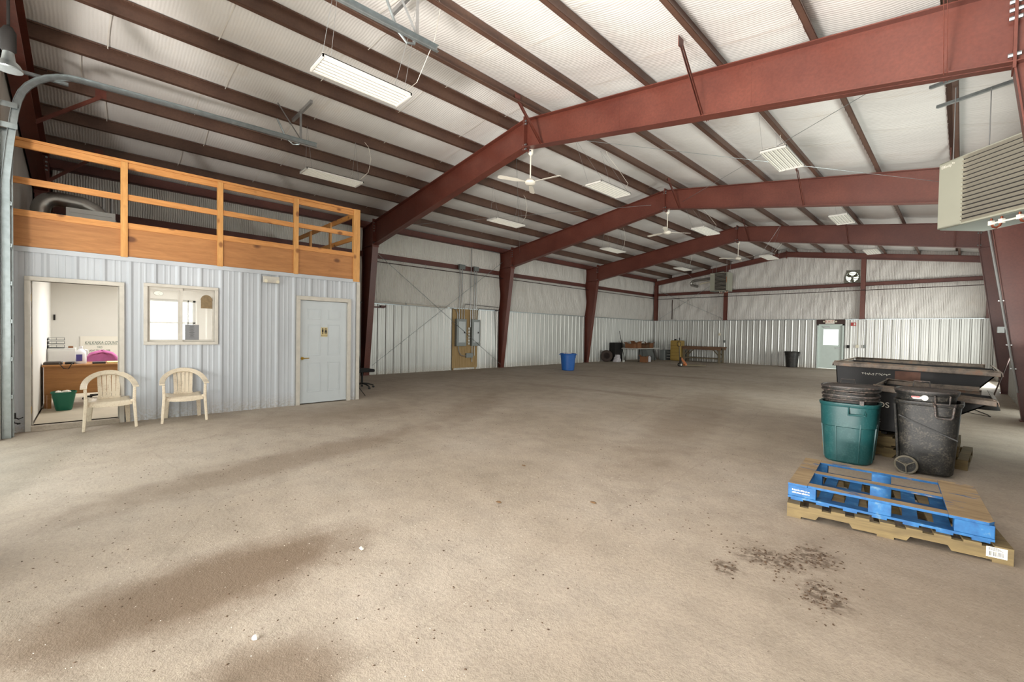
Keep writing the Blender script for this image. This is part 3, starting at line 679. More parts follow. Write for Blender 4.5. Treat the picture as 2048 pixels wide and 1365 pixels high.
# desk and office furniture
dk = thing('office_desk', 'oak veneer office desk seen through the open doorway', 'desk', (2.6, -.1, .07))
MB().box(2.2, 3.02, -.60, .9, .79, .82).build('desk_top', 'desk', dk, bevel=.004)
MB().box(2.92, 2.95, -.58, .88, .30, .79).build('front_panel', 'desk', dk)
MB().box(2.28, 2.92, -.58, -.55, .07, .79).build('side_panel', 'desk', dk); MB().box(2.28, 2.92, .85, .88, .07, .79).build('side_panel', 'desk', dk)
for y in (-.54, .8): MB().box(2.95, 2.99, y, y+.05, .07, .30).build('leg', 'desk', dk)
bt = MB(); bt.lathe([(.095, .07), (.105, .1), (.148, .36), (.158, .365), (.158, .385), (.145, .385), (.1, .12), (.0, .115)], (3.27, -.33, 0), 28, 3.2, 'z')
bk_ = thing('green_tub', 'dark green plastic tub full of crumpled paper before the desk', 'tub', (3.27, -.33, .07)); bt.build('tub', 'bucket_green', bk_, smooth=True)
pp = MB(); rr = random.Random(4)
for k in range(9):
    c_ = Vector((3.27+rr.uniform(-.08, .08), -.33+rr.uniform(-.08, .08), .37+rr.uniform(-.01, .015)))
    pp.lathe([(.001, -.03), (.03, -.02), (.04, 0), (.028, .022), (.001, .03)], c_, 7, 2, 'z')
pp.build('crumpled_paper', 'sign_face', bk_)
j = thing('bleach_jug', 'white plastic gallon jug with violet label on the desk', 'jug', (2.75, -.13, .82))
m_ = MB(); m_.lathe([(.068, .82), (.076, .84), (.076, 1.0), (.066, 1.04), (.03, 1.085), (.022, 1.09), (.022, 1.11), (.026, 1.112), (.026, 1.135), (0, 1.136)], (2.75, -.13, 0), 24, 2.5); m_.build('bottle', 'jug', j, smooth=True)
MB().tube([(2.76, -.08, 1.075), (2.76, -.045, 1.06), (2.76, -.04, 1.0), (2.76, -.06, .96)], .013, 8).build('handle', 'jug', j, smooth=True)
MB().box(2.8265, 2.829, -.19, -.11, .87, .99).build('label_patch', 'jug_label', j)
fc = thing('filing_cabinet', 'pale grey steel cabinet behind the desk by office wall', 'cabinet', (1.15, -.43, .07))
MB().box(.75, 1.5, -.61, -.22, .07, 1.05).build('body', 'ltsteel', fc, bevel=.006); MB().box(1.5, 1.515, -.59, -.24, .6, 1.0).build('drawer', 'ltsteel', fc); MB().box(1.5, 1.515, -.59, -.24, .12, .56).build('drawer', 'ltsteel', fc)
tr_ = thing('letter_tray', 'grey three tier letter tray on the pale steel cabinet', 'tray', (1.2, -.5, 1.05))
for k in range(3):
    m_ = MB(); z = 1.07+k*.075; m_.box(1.02, 1.36, -.61, -.38, z-.012, z-.006)
    for y in (-.61, -.495, -.385): m_.box(1.35, 1.36, y, y+.008, z-.012, z+.045)
    m_.box(1.35, 1.36, -.61, -.38, z+.038, z+.045); m_.box(1.02, 1.36, -.61, -.602, z-.012, z+.03); m_.build('tray', 'grey_box', tr_)
m_ = MB(); m_.box(1.1, 1.25, -.33, -.26, 1.05, 1.085); tag(m_.build('small_box', 'card'), 'small orange brown box beside the letter tray', 'box')
m_ = MB(); m_.box(2.6, 2.9, -.59, -.36, .82, .86); m_.box(2.62, 2.86, -.57, -.38, .86, .868); tag(m_.build('binder', 'brown_box', bevel=.01), 'dark grey binder at the left end of the desk', 'binder')
m_ = MB(); m_.box(2.62, 2.88, -.33, -.21, .82, .855); m_.tube([(2.93, -.40, .86), (3.01, -.39, .84), (3.03, -.34, .76), (3.03, -.28, .75), (3.02, -.24, .84), (2.95, -.22, .86)], .007, 6)
tag(m_.build('camera_bag', 'black', bevel=.01), 'flat black bag with grey strap hanging over the desk edge', 'bag')
m_ = MB(); m_.box(2.7, 2.95, .02, .2, .82, .85); tag(m_.build('keyboard', 'black', bevel=.006), 'black keyboard lying on the desk beside the jug', 'keyboard')
m_ = MB(); m_.box(2.5, 2.9, .22, .5, .82, .84); tag(m_.build('envelope', 'yellow_paper'), 'tan envelope pile at the right of the desk', 'papers')
oc = thing('swivel_chair', 'magenta upholstered office chair behind the desk', 'chair', (1.95, .16, .07))
bkr = MB(); bkr.grid(12, 8, lambda u, v: (1.9+.05*(2*u-1)**2, .16+(2*u-1)*.26*math.sqrt(max(0, 1-(max(0, v-.35)/.65)**2.2)), .62+.42*v)); o_ = bkr.build('backrest', 'purple', oc, smooth='full'); sm = o_.modifiers.new('s', 'SOLIDIFY'); sm.thickness = .06
MB().box(1.75, 2.15, -.06, .38, .50, .58).build('seat', 'purple', oc, bevel=.02); m_ = MB(); m_.tube([(1.95, .16, .14), (1.95, .16, .5)], .025, 10)
for k in range(5): a = k*2*PI/5; m_.bar((1.95, .16, .15), (1.95+.27*math.cos(a), .16+.27*math.sin(a), .12), .04, .025); m_.lathe([(.025, -.015), (.025, .015)], (1.95+.27*math.cos(a), .16+.27*math.sin(a), .095), 10, 2, 'x')
m_.build('base', 'black', oc)
sb = thing('price_sign', 'white sign board with green KALKASKA COUNTY lettering against office wall', 'sign', (.13, .22, .5))
MB().box(.105, .13, -.17, .75, .40, 1.27).build('board', 'sign_face', sb)
for tx, sz, yy, zz, mt, shx in (('KALKASKA COUNTY', .098, -.10, 1.09, 'sign_green', .25), ('TIRES', .06, .10, 1.0, 'sign_green', 0), ('LIGHT TRUCKS .. 3.00', .058, -.03, .925, 'ink', 0), ('CAR ..... 3.00', .058, -.03, .855, 'ink', 0), ('RIMS .... 5.00', .058, -.03, .785, 'ink', 0)):
    text_obj('lettering', tx, sz, (.131, yy, zz), FX, mt, sb, .001, 'LEFT', .64, shx)
MB().box(.13, .132, -.10, .68, 1.07, 1.076).build('underline', 'sign_green', sb)
m_ = MB(); m_.box(.1, .12, -.585, -.555, 1.62, 1.74); m_.box(.12, .13, -.58, -.56, 1.66, 1.69); tag(m_.build('light_switch', 'dark'), 'dark wall switch in the corner of the office', 'switch')

# mezzanine
mz = MB(); mz.box(.03, OX-.01, -.84, 4.18, 2.61, 2.66); mz.box(OX-.2, OX, -.84, 4.2, 2.58, 2.61); struct(mz.build('floor', 'ply'), 'plywood storage deck above the office')
rl = thing('mezzanine_railing', 'golden pine guard rail with plywood skirt above the office', 'railing', (OX, 1.7, 2.6))
XR = OX+.0
for i, (a, b) in enumerate(((-.84, .34), (.41, 1.6), (1.68, 2.86), (2.94, 4.07))):
    MB().box(XR, XR+.018, a, b, 2.615, 3.03+.02*i).build('skirt_board', 'ply', rl)
    MB().box(XR-.005, XR+.033, a, b, 3.03+.02*i, 3.12+.02*i).build('lower_rail', 'pine', rl)
    MB().box(XR-.01, XR+.028, a, b, 3.48+.015*i, 3.57+.015*i).build('middle_rail', 'pine', rl)
MB().box(XR-.035, XR+.04, -.84, 4.2, 4.075, 4.115).build('cap_rail', 'pine', rl, bevel=.003); MB().box(XR-.01, XR+.03, -.84, 4.07, 3.98, 4.072).build('top_rail', 'pine', rl)
for y in (.335, 1.6, 2.86): MB().box(XR-.02, XR+.05, y, y+.085, 2.6, 4.075).build('post', 'pine_z', rl, bevel=.003)
MB().box(XR-.04, XR+.05, 4.06, 4.2, 2.56, 4.115).build('post', 'pine_z', rl, bevel=.003)
sr = thing('side_railing', 'golden pine side rail running back from the office corner post', 'railing', (2.8, 4.15, 2.6))
MB().box(.6, XR-.04, 4.13, 4.17, 3.98, 4.08).build('top_rail', 'pine_x', sr); MB().box(.6, XR-.04, 4.13, 4.17, 3.48, 3.57).build('middle_rail', 'pine_x', sr)
for x in (.7, 2.0, 3.3): MB().box(x, x+.09, 4.09, 4.13, 2.66, 4.06).build('post', 'pine_z', sr)
du = thing('foil_duct', 'silver foil elbow duct behind the mezzanine railing', 'duct', (2.8, -.35, 2.66))
path = []
for k in range(9): a = PI-k*PI/8*.5; path.append((2.8, -.42+.22*math.cos(a)-.0, 3.55+.22*math.sin(a)))
path = [(2.8, -.62, 2.9), (2.8, -.62, 3.4)]+[(2.8, -.40-.22*math.cos(k*PI/10), 3.5+.22*math.sin(k*PI/10)) for k in range(0, 6)]+[(2.8, -.1, 3.70), (2.8, .05, 3.62), (2.8, .15, 3.5), (2.8, .2, 3.35)]
MB().tube(path, .125, 20).build('elbow', 'foil', du, smooth=True)
b_ = MB(); 
for k, p in enumerate(path[1:-1]): pass
for p in ((2.8, -.62, 3.3), (2.8, -.62, 3.1)): b_.lathe([(.13, -.01), (.133, 0), (.13, .01)], p, 20)
b_.build('band', 'galv', du)
m_ = MB(); m_.box(2.6, 3.3, -.30, .32, 2.66, 3.52); m_.box(3.3, 3.31, -.26, .28, 3.44, 3.50); tag(m_.build('furnace', 'white_paint', bevel=.008), 'white furnace cabinet under the foil duct on the mezzanine', 'furnace')
vp = thing('vent_pipes', 'pair of capped grey vent pipes beside the furnace', 'pipe', (2.7, .3, 2.66))
for y in (.18, .30):
    m_ = MB(); m_.tube([(2.4, y, 3.0), (2.4, y, 4.0), (2.4, y, 4.03)], .028, 12); m_.lathe([(.03, 4.0), (.045, 4.01), (.045, 4.06), (.028, 4.09)], (2.4, y, 0), 14); m_.build('pipe', 'zinc', vp, smooth=True)
MB().tube([(2.4, .18, 3.72), (2.42, .30, 3.6), (2.44, .36, 3.5), (2.44, .36, 3.0)], .026, 10).build('branch', 'zinc', vp, smooth=True)
for k, (x, y0, y1, z, lb) in enumerate(((1.9, 1.3, 3.3, 2.66, 'long pine boards stacked on the mezzanine deck'), (1.4, 1.6, 3.0, 2.66, 'short pine boards lying behind the long boards'))):
    bs = thing('lumber_stack', lb, 'lumber', (x, (y0+y1)/2, z))
    for q in range(6): MB().box(x-.1+.01*q, x+.16-.01*q, y0+random.uniform(0, .2), y1-random.uniform(0, .2), z+.09*q, z+.09*q+.082).build('board', 'pine', bs)

# overhead door track
for nm, x, lb in (('left', 5.12, 'left galvanised overhead door track curving from jamb to roof'), ('right', 9.2, 'right galvanised overhead door track end hanging from purlins')):
    tk = thing('door_track', lb, 'door track', (x, -.8, 0))
    pts = [(x, -.80, .0), (x, -.80, 3.4), (x, -.76, 3.9), (x, -.72, 4.3)]+[(x, -.70+.62*(1-math.cos(k*PI/16)), 4.36+.62*math.sin(k*PI/16)) for k in range(1, 9)]+[(x, 1.2, 5.02), (x, 3.14, 5.07)]
    s_ = MB(); s_.strip(pts, .006, .06, (1, 0, 0)); q = [Vector(p)+Vector((.025, 0, 0)) for p in pts]
    m_ = MB(); m_.strip(pts, .004, .075, (1, 0, 0))
    off = []
    for i, p in enumerate(pts):
        dv = (Vector(pts[min(i+1, len(pts)-1)])-Vector(pts[max(i-1, 0)])).normalized(); off.append(Vector((1, 0, 0)).cross(dv)*.037)
    m_.strip([Vector(p)+o+Vector((.018, 0, 0)) for p, o in zip(pts, off)], .04, .004, (1, 0, 0)); m_.strip([Vector(p)-o+Vector((.018, 0, 0)) for p, o in zip(pts, off)], .04, .004, (1, 0, 0))
    m_.build('rail', 'galv', tk)
    a_ = MB(); a_.box(x-.05, x-.046, -.85, -.74, 0, 4.1); a_.box(x-.05, x+.02, -.85, -.846, 0, 4.1); a_.build('jamb_angle', 'galv', tk)
    for z in (.55, 1.05, 1.55, 2.05, 2.55, 3.1):
        b_ = MB(); b_.prism([(x-.045, z-.05), (x+.03, z), (x+.03, z+.02), (x-.045, z+.05)], -.76, -.755); b_.box(x+.005, x+.03, -.765, -.745, z-.02, z+.03); b_.build('bracket', 'galv', tk)
    hg = MB(); hg.bar((x, 2.85, 5.1), (x, 2.85, ztop(x)+.02), .04, .005, (1, 0, 0)); hg.bar((x, 2.85, 5.1), (x, 2.45, ztop(x)), .005, .035, (1, 0, 0)); hg.box(x-.6, x+.55, 2.83, 2.87, ztop(x)-.06, ztop(x)-.0); hg.build('hanger', 'zinc', tk)
    bp = MB(); bp.tube([(x-.02, 2.45, 5.35), (x-.02, 2.6, 5.05), (x-.02, 2.72, 4.97), (x-.02, 2.82, 5.0), (x-.02, 2.84, 5.1)], .016, 8); bp.build('bumper_spring', 'galv', tk, smooth=True)
m_ = MB(); m_.box(5.07, 5.11, -.84, -.22, 4.865, 4.869); m_.box(5.107, 5.111, -.84, -.22, 4.865, 4.905)
for k in range(9): m_.lathe([(.006, -.003), (.006, .003)], (5.112, -.78+.06*k, 4.888), 8, 2, 'x')
tag(m_.build('header_angle', 'galv'), 'perforated galvanised angle tying the track curve to the front wall', 'bracket')
for z, q in ((4.39, 'upper'), (4.12, 'lower')):
    m_ = MB(); m_.box(5.16, 5.165, -.85, -.69, z-.035, z+.035); tag(m_.build('track_strap', 'galv'), 'flat galvanised strap behind the curved track, '+q+' of the two', 'bracket')
hb = thing('high_bay_lamp', 'round glass high bay lamp at the upper left edge', 'lamp', (7.28, -.58, 4.2))
m_ = MB(); m_.lathe([(.10, 4.03), (.105, 4.04), (.08, 4.09), (.05, 4.12), (.04, 4.2), (0, 4.2)], (7.28, -.58, 0), 28); m_.build('reflector', 'galv', hb, smooth=True)
MB().lathe([(.04, 4.2), (.055, 4.22), (.055, 4.4), (.03, 4.45), (0, 4.45)], (7.28, -.58, 0), 20).build('ballast', 'dark', hb, smooth=True); MB().tube([(7.28, -.58, 4.4), (7.28, -.58, 5.9)], .012, 8).build('stem', 'dark', hb)
cn = thing('door_opener_conduit', 'grey conduit with outlet box at the far left of office wall', 'conduit', (OX+.03, -.80, 1.35))
MB().tube([(OX+.04, -.80, 1.35), (OX+.04, -.80, 2.45), (OX+.04, -.84, 2.5)], .011, 8).build('pipe', 'zinc', cn, smooth=True); MB().box(OX+.022, OX+.07, -.83, -.76, 1.24, 1.36).build('outlet_box', 'grey_box', cn, bevel=.005)
m_ = MB(); m_.box(OX+.025, OX+.06, -.82, -.75, .20, .28); m_.tube([(OX+.06, -.79, .24), (OX+.1, -.72, .2), (OX+.1, -.68, .22)], .008, 6); m_.tube([(OX+.06, -.80, .24), (OX+.09, -.76, .15), (OX+.12, -.72, .14)], .008, 6); m_.lathe([(.018, -.01), (.018, .01)], (OX+.12, -.72, .14), 12)
tag(m_.build('photo_eye', 'black'), 'small black sensor with dangling wires near floor by door track', 'sensor')

# ------------------------------------------------------------ ceiling fixtures
def fixture(x, y, z, label):
    t_ = thing('fluorescent_fixture', label, 'light fixture', (x, y, z), 0, 'six tube fluorescent fixtures hanging from the purlins')
    b = MB(); L = .585; w_ = .20
    b.box(-w_, w_, -L, L, .03, .04); b.box(-w_, -w_+.006, -L, L, 0, .04); b.box(w_-.006, w_, -L, L, 0, .04); b.box(-w_, w_, -L, -L+.02, -.005, .045); b.box(-w_, w_, L-.02, L, -.005, .045)
    for k in range(5): q = -w_+(k+1)*(2*w_/6); b.prism([(q-.016, .03), (q, .004), (q+.016, .03)], -L+.02, L-.02)
    b.build('housing', 'fixture', t_, local=True)
    for k in range(6): q = -w_+(k+.5)*(2*w_/6); MB().tube([(q, -L+.03, .008), (q, L-.03, .008)], .009, 8).build('tube', 'tube', t_, local=True)
    zt = ztop(x)-z+.01; ax_ = min(PX+[W-p for p in PX], key=lambda p: abs(p-x))-x
    for s_ in (-1, 1):
        c = MB(); c.tube([(-w_+.02, s_*.48, .04), (ax_, s_*.5, zt)], .0025, 5); c.tube([(w_-.02, s_*.48, .04), (ax_, s_*.5, zt)], .0025, 5)
        c.build('hanger_wire', 'zinc', t_, local=True)
    MB().tube([(0, .5, .045), (.02, .62, .16), (0, .78, .34), (ax_*.6, .85, zt*.7), (ax_, .8, zt-.02), (ax_+.02, .7, zt+.05)], .004, 6).build('power_cable', 'fan_white', t_, local=True)
    return t_
FXT = [(8.5, 2.5, 'nearest fluorescent fixture with white tubes, hanging before the first frame on center left'), (4.7, 3.62, 'fluorescent fixture hanging above the pine mezzanine railing'),
       (4.7, 8.6, 'fluorescent fixture above the breaker panel bay, left row'), (8.45, 8.12, 'fluorescent fixture beside the nearest ceiling fan'), (11.6, 8.8, 'fluorescent fixture on the right slope between first and second frames'),
       (4.7, 14.1, 'fluorescent fixture of left row between second and third frames'), (8.45, 13.3, 'fluorescent fixture beside the middle ceiling fan'), (11.6, 14.3, 'fluorescent fixture on right slope just above the third frame beam'),
       (4.6, 20.2, 'fluorescent fixture of left row beyond the third frame'), (8.5, 19.3, 'fluorescent fixture beside the farthest ceiling fan'), (11.55, 20.3, 'farthest right fluorescent fixture below the gable post')]
first = None
for (x, y, lb) in FXT:
    fixture(x, y, 4.66, lb)
def fan(y, ang, label):
    t_ = thing('ceiling_fan', label, 'ceiling fan', (HX, y, 4.72), ang, 'white three blade ceiling fans along the ridge')
    MB().lathe([(.03, .70), (.055, .69), (.055, .60), (.03, .56), (0, .56)], (0, 0, 0), 16).build('canopy', 'fan_white', t_, smooth=True, local=True)
    MB().tube([(0, 0, .05), (0, 0, .6)], .014, 10).build('down_rod', 'fan_white', t_, local=True)
    MB().lathe([(0, -.06), (.07, -.055), (.11, -.03), (.115, .01), (.09, .05), (.04, .07), (0, .07)], (0, 0, 0), 24).build('motor', 'fan_white', t_, smooth=True, local=True)
    for k in range(3):
        a = k*2*PI/3; d_ = Vector((math.cos(a), math.sin(a), 0)); n_ = Vector((-math.sin(a), math.cos(a), 0))
        m_ = MB(); m_.strip([d_*.1, d_*.2, d_*.3, d_*.70, d_*.74], [.03, .04, .10, .12, .06], .006, [tuple(n_+Vector((0, 0, .2)))]*5); m_.build('blade', 'fan_white', t_, local=True)
    MB().tube([(0, 0, .69), (.03, 0, .8), (.12, .0, 1.0), (.2, .05, 1.18)], .006, 6).build('cable', 'fan_white', t_, local=True)
fan(Y1+.12, math.radians(10), 'nearest white ceiling fan hanging at the first frame peak')
fan(Y2+.14, math.radians(50), 'middle white ceiling fan hanging at the second frame peak')
fan(Y3+.14, math.radians(100), 'farthest white ceiling fan hanging at the third frame peak')

# unit heaters
def heater(loc, dirv, w_, h_, dp, label, pipes, nl=16):
    t_ = thing('unit_heater', label, 'heater', loc, math.atan2(dirv[1], dirv[0])+PI/2)    # local -y is the front
    b = MB(); b.box(-w_/2, w_/2, 0.02, dp, 0, h_); b.box(-w_/2, -w_/2+w_*.27, 0, .02, 0, h_); b.box(w_/2-w_*.09, w_/2, 0, .02, 0, h_); b.box(-w_/2, w_/2, 0, .02, 0, .02); b.box(-w_/2, w_/2, 0, .02, h_-.02, h_)
    b.build('cabinet', 'heater', t_, local=True, bevel=.004)
    MB().box(-w_/2+w_*.27, w_/2-w_*.09, .012, .018, .02, h_-.02).build('grille_shade_plate', 'dark', t_, local=True)  # dark colour stands in for the shade behind the louvres
    x0, x1 = -w_/2+w_*.28, w_/2-w_*.10
    for k in range(nl):
        z = .03+(h_-.07)*k/(nl-1); m_ = MB(); m_.add([(x0, -.03, z+.012), (x1, -.03, z+.012), (x1, .012, z-.010), (x0, .012, z-.010), (x0, -.03, z+.015), (x1, -.03, z+.015), (x1, .012, z-.007), (x0, .012, z-.007)], [(0, 1, 2, 3), (4, 7, 6, 5), (0, 4, 5, 1), (3, 2, 6, 7), (0, 3, 7, 4), (1, 5, 6, 2)]); m_.build('louvre', 'louvre', t_, local=True)
    MB().box(-w_/2+.01, w_/2-.01, .03, dp-.01, -.012, 0).build('base_pan', 'heater_dark', t_, local=True)
    text_obj('logo', 'Effinity', .055, (-w_/2+.035, -.002, h_-.075), (PI/2, 0, 0), 'sign_face', t_, .001) if False else None
    lg = text_obj('logo', 'Effinity\u2079\u00b3', .05, (0, 0, 0), (PI/2, 0, 0), 'sign_face', None, .001); lg.parent = t_; lg.location = (-w_/2+.03, -.002, h_-.08)
    MB().box(w_/2-w_*.085, w_/2-w_*.065, -.003, 0, h_*.45, h_*.75).build('warning_label', 'orange', t_, local=True)
    for sx_ in (-1, 1):
        for yy in (.08, dp-.08): MB().tube([(sx_*(w_/2-.1), yy, h_), (sx_*(w_/2-.1), yy, h_+.95)], .006, 6).build('hanger_rod', 'zinc', t_, local=True)
    if pipes:
        p = MB(); z = -.07
        for x in (.05, .16, .34, .45): p.tube([(x, .05, -.012), (x, .05, z)], .012, 8)
        for x in (.05, .34): p.tube([(x, .05, z), (x+.02, .05, z-.045), (x+.055, .05, z-.06), (x+.09, .05, z-.045), (x+.11, .05, z)], .013, 8)
        p.build('drain_traps', 'copper', t_, local=True, smooth=True)
        p = MB(); p.tube([(.05, .05, z+.0), (.55, .05, z+.0)], .011, 8); p.box(.03, .07, .03, .07, z-.02, z+.03); p.box(.14, .18, .03, .07, z-.02, z+.03); p.box(.32, .36, .03, .07, z-.02, z+.03); p.build('drain_pipe', 'sign_face', t_, local=True)
    return t_
hd = Vector((-.6952, -.7185, 0)); tf = 5.8; wd = 1.12
C0 = CAM.copy(); L_ = 5.61
farp = Vector((CAM.x, CAM.y, 0))+Vector((-.7184, .6956, 0))*5.8+Vector((.6956, .7184, 0))*L_
ctr = farp-Vector((-.7184, .6956, 0))*wd/2
HT = heater((ctr.x, ctr.y, 2.985), (hd.x, hd.y), wd, .86, .62, 'large beige unit heater with silver louvres at the right edge', True)
for i, (a, b) in enumerate((((13.5, 8.2, 4.95), (14.75, 7.6, 4.82)), ((13.55, 8.9, 4.93), (14.75, 8.2, 4.8)))):
    m_ = MB(); m_.bar(a, b, .041, .041); tag(m_.build('strut_channel', 'galv'), ('front' if i == 0 else 'rear')+' galvanised strut channel carrying the right edge heater', 'bracket')
FH = heater((4.45, 25.0, 4.02), (0, -1), .95, 1.02, .7, 'olive grey unit heater hanging at the far gable wall', True, 14)
fd = thing('flue_duct', 'silver flue elbow left of the far gable heater', 'duct', (3.2, 25.2, 4.6))
MB().tube([(3.95, 25.3, 4.78), (3.0, 25.3, 4.72), (2.85, 25.3, 4.68), (2.77, 25.3, 4.58), (2.8, 25.3, 4.48), (3.05, 25.2, 4.40), (3.2, 25.2, 4.36)], .075, 14).build('elbow', 'foil', fd, smooth=True)
MB().tube([(3.9, 25.5, 4.62), (3.3, 25.5, 4.56), (3.2, 25.5, 4.5)], .04, 10).build('intake_pipe', 'cream', fd, smooth=True)
MB().tube([(2.95, 25.3, 4.78), (2.42, 25.3, 5.28)], .006, 6).build('hanger_rod', 'zinc', fd)

# wall pipes, conduits, electrics
gp = thing('gas_pipe', 'dark pipe running along the left wall below the girt', 'pipe', (.14, 12, 3.8))
for a, b in BAYS[2:]: MB().tube([(.13, a-.1, 3.83), (.13, b+.1, 3.83)], .014, 8).build('pipe', 'dark_pipe', gp)
hk = MB()
for k in range(12): y = 7.3+k*1.55; hk.tube([(.13, y, 3.83), (.11, y, 3.97)], .004, 5)
hk.build('hangers', 'galv', gp)
gp = thing('gas_pipe', 'dark pipe running along the far wall with a drop at left', 'pipe', (7, Y4-.3, 3.78))
MB().tube([(.3, Y4-.3, 3.78), (W-.3, Y4-.3, 3.78)], .016, 8).build('pipe', 'dark_pipe', gp); MB().tube([(1.36, Y4-.3, 3.72), (1.36, Y4-.3, 2.5)], .03, 8).build('drop_leg', 'dark_pipe', gp)
hk = MB()
for k in range(9): x = .9+k*1.6; hk.tube([(x, Y4-.3, 3.78), (x, Y4-.12, 4.0)], .004, 5)
hk.build('hangers', 'galv', gp)
wp = thing('wall_pipe', 'thick grey pipe along the wainscot top left of the breaker panels', 'pipe', (.12, 8.3, 2.44)); MB().tube([(.10, 6.75, 2.48), (.10, 9.85, 2.44)], .032, 12).build('pipe', 'trim_white', wp, smooth=True)
c_ = MB(); c_.lathe([(.04, -.03), (.04, .03)], (.10, 8.05, 2.465), 12, 2, 'y'); c_.lathe([(.036, -.02), (.036, .02)], (.10, 9.5, 2.445), 12, 2, 'y'); c_.build('coupling', 'zinc', wp)
m_ = MB(); m_.box(.03, .08, 6.8, 7.25, 2.28, 2.33); m_.box(.06, .13, 7.1, 7.28, 2.3, 2.37); tag(m_.build('wall_bracket', 'girt'), 'dark bracket stub right of the first left column', 'bracket')
pbd = MB(); pbd.box(.028, .048, 10.15, 11.42, .08, 2.42); pbd.box(.028, .06, 10.18, 10.23, 0, .08); pbd.box(.028, .06, 11.30, 11.35, 0, .08); tag(pbd.build('plywood_backboard', 'ply_board'), 'weathered plywood board behind the breaker panels', 'board')
def epanel(y0, y1, z0, z1, label, cm='panel_grey'):
    t_ = thing('breaker_panel', label, 'electric panel', (.05, (y0+y1)/2, z0), 0, 'grey breaker panels on the plywood board')
    MB().box(.05, .19, y0, y1, z0, z1).build('box', 'grey_box', t_, bevel=.006)
    dr = MB().box(.19, .2, y0+.08, y1-.06, z0+.14, z1-.1).build('cover_door', cm, t_, bevel=.003); MB().box(.2, .215, y1-.13, y1-.09, (z0+z1)/2-.03, (z0+z1)/2+.04).build('latch', 'black', dr)
epanel(10.26, 10.74, .95, 2.02, 'left grey breaker panel on the plywood board'); epanel(11.02, 11.44, .95, 2.02, 'right grey breaker panel with brighter door on the plywood board', 'panel_door')
cs = thing('conduit_bundle', 'grey conduits rising from the breaker panels to the roof', 'conduit', (.1, 10.8, 2))
for pts in ([(.1, 10.36, 2.02), (.1, 10.36, 2.2), (.1, 10.28, 2.38), (.1, 10.1, 2.42)], [(.1, 10.44, 2.02), (.1, 10.44, 4.0)], [(.1, 10.56, 2.02), (.1, 10.56, 4.0)], [(.1, 10.68, 2.02), (.1, 10.68, 2.55), (.1, 10.76, 2.62), (.1, 12.5, 2.58)],
            [(.1, 11.0, 1.7), (.1, 11.0, 4.85), (.12, 11.05, 4.93), (.12, 12.5, 4.88)], [(.1, 11.1, 2.02), (.1, 11.1, 2.42)], [(.1, 11.18, 2.02), (.1, 11.18, 4.0)], [(.1, 11.28, 2.02), (.1, 11.28, 4.0)], [(.1, 11.38, 2.02), (.1, 11.38, 2.40), (.1, 11.45, 2.47), (.1, 12.5, 2.46)],
            [(.1, 10.42, .95), (.1, 10.44, .75), (.1, 10.52, .6), (.1, 10.66, .55), (.1, 10.8, .55)], [(.1, 11.1, .95), (.1, 11.1, .3)], [(.1, 11.22, .95), (.1, 11.22, .55)]):
    MB().tube(pts, .017, 8).build('conduit', 'zinc', cs, smooth=True)
for y0, y1 in ((10.38, 10.66), (11.12, 11.36)): MB().box(.06, .16, y0, y1, 3.98, 4.16).build('junction_box', 'grey_box', cs, bevel=.004)
MB().box(.05, .12, 10.8, 11.15, .48, .66).build('wireway', 'grey_box', cs, bevel=.004)
m_ = MB()
for k in range(6): m_.box(.05, .11, 10.9, 10.98, 1.0+k*.12, 1.09+k*.12)
tag(m_.build('timer_switches', 'ltsteel', bevel=.006), 'column of small switches between the two breaker panels', 'switch')
# far wall items
d = MB()
for a in ((DX0-.06, DX0, 0, 2.2), (DX1, DX1+.06, 0, 2.2), (DX0-.06, DX1+.06, 2.14, 2.2)): d.box(a[0], a[1], Y4-.04, Y4+.12, a[2], a[3])
dd = struct(d.build('door_3', 'exit_door'), 'far exit door with bright square window')
l = MB(); wx0, wx1, wz0, wz1 = 9.09, 9.70, 1.17, 1.95
for a in ((DX0, wx0, .02, 2.14), (wx1, DX1, .02, 2.14), (wx0, wx1, .02, wz0), (wx0, wx1, wz1, 2.14)): l.box(a[0], a[1], Y4+.03, Y4+.075, a[2], a[3])
lf = l.build('door_leaf', 'exit_door', dd); MB().box(wx0, wx1, Y4+.05, Y4+.055, wz0, wz1).build('pane', 'glass', lf)
MB().box(9.62, 9.78, Y4-.02, Y4+.03, 1.02, 1.06).build('door_handle', 'zinc', lf); MB().box(9.1, 9.35, Y4-.02, Y4+.03, 2.03, 2.09).build('door_closer', 'zinc', lf)
es = thing('exit_sign', 'lit EXIT sign box above the far door', 'sign', (9.36, Y4-.1, 2.24)); MB().box(9.18, 9.54, Y4-.1, Y4-.02, 2.23, 2.42).build('housing', 'sign_face', es, bevel=.005)
text_obj('lettering', 'EXIT', .17, (9.36, Y4-.102, 2.27), (PI/2, 0, 0), 'exit_red', es, .001, 'CENTER')
l = MB(); l.lathe([(.035, 0), (.045, .05)], (9.12, Y4-.1, 2.33), 12, 2, 'y'); l.lathe([(.035, 0), (.045, .05)], (9.60, Y4-.1, 2.33), 12, 2, 'y'); l.build('lamp_head', 'cream', es)
fa = thing('fire_alarm', 'red fire alarm horn right of the exit door', 'alarm', (10.28, Y4-.06, 2.1)); MB().box(10.18, 10.38, Y4-.08, Y4-.03, 2.12, 2.28).build('body', 'red', fa, bevel=.006); MB().box(10.3, 10.35, Y4-.1, Y4-.08, 2.15, 2.25).build('strobe', 'sign_face', fa)
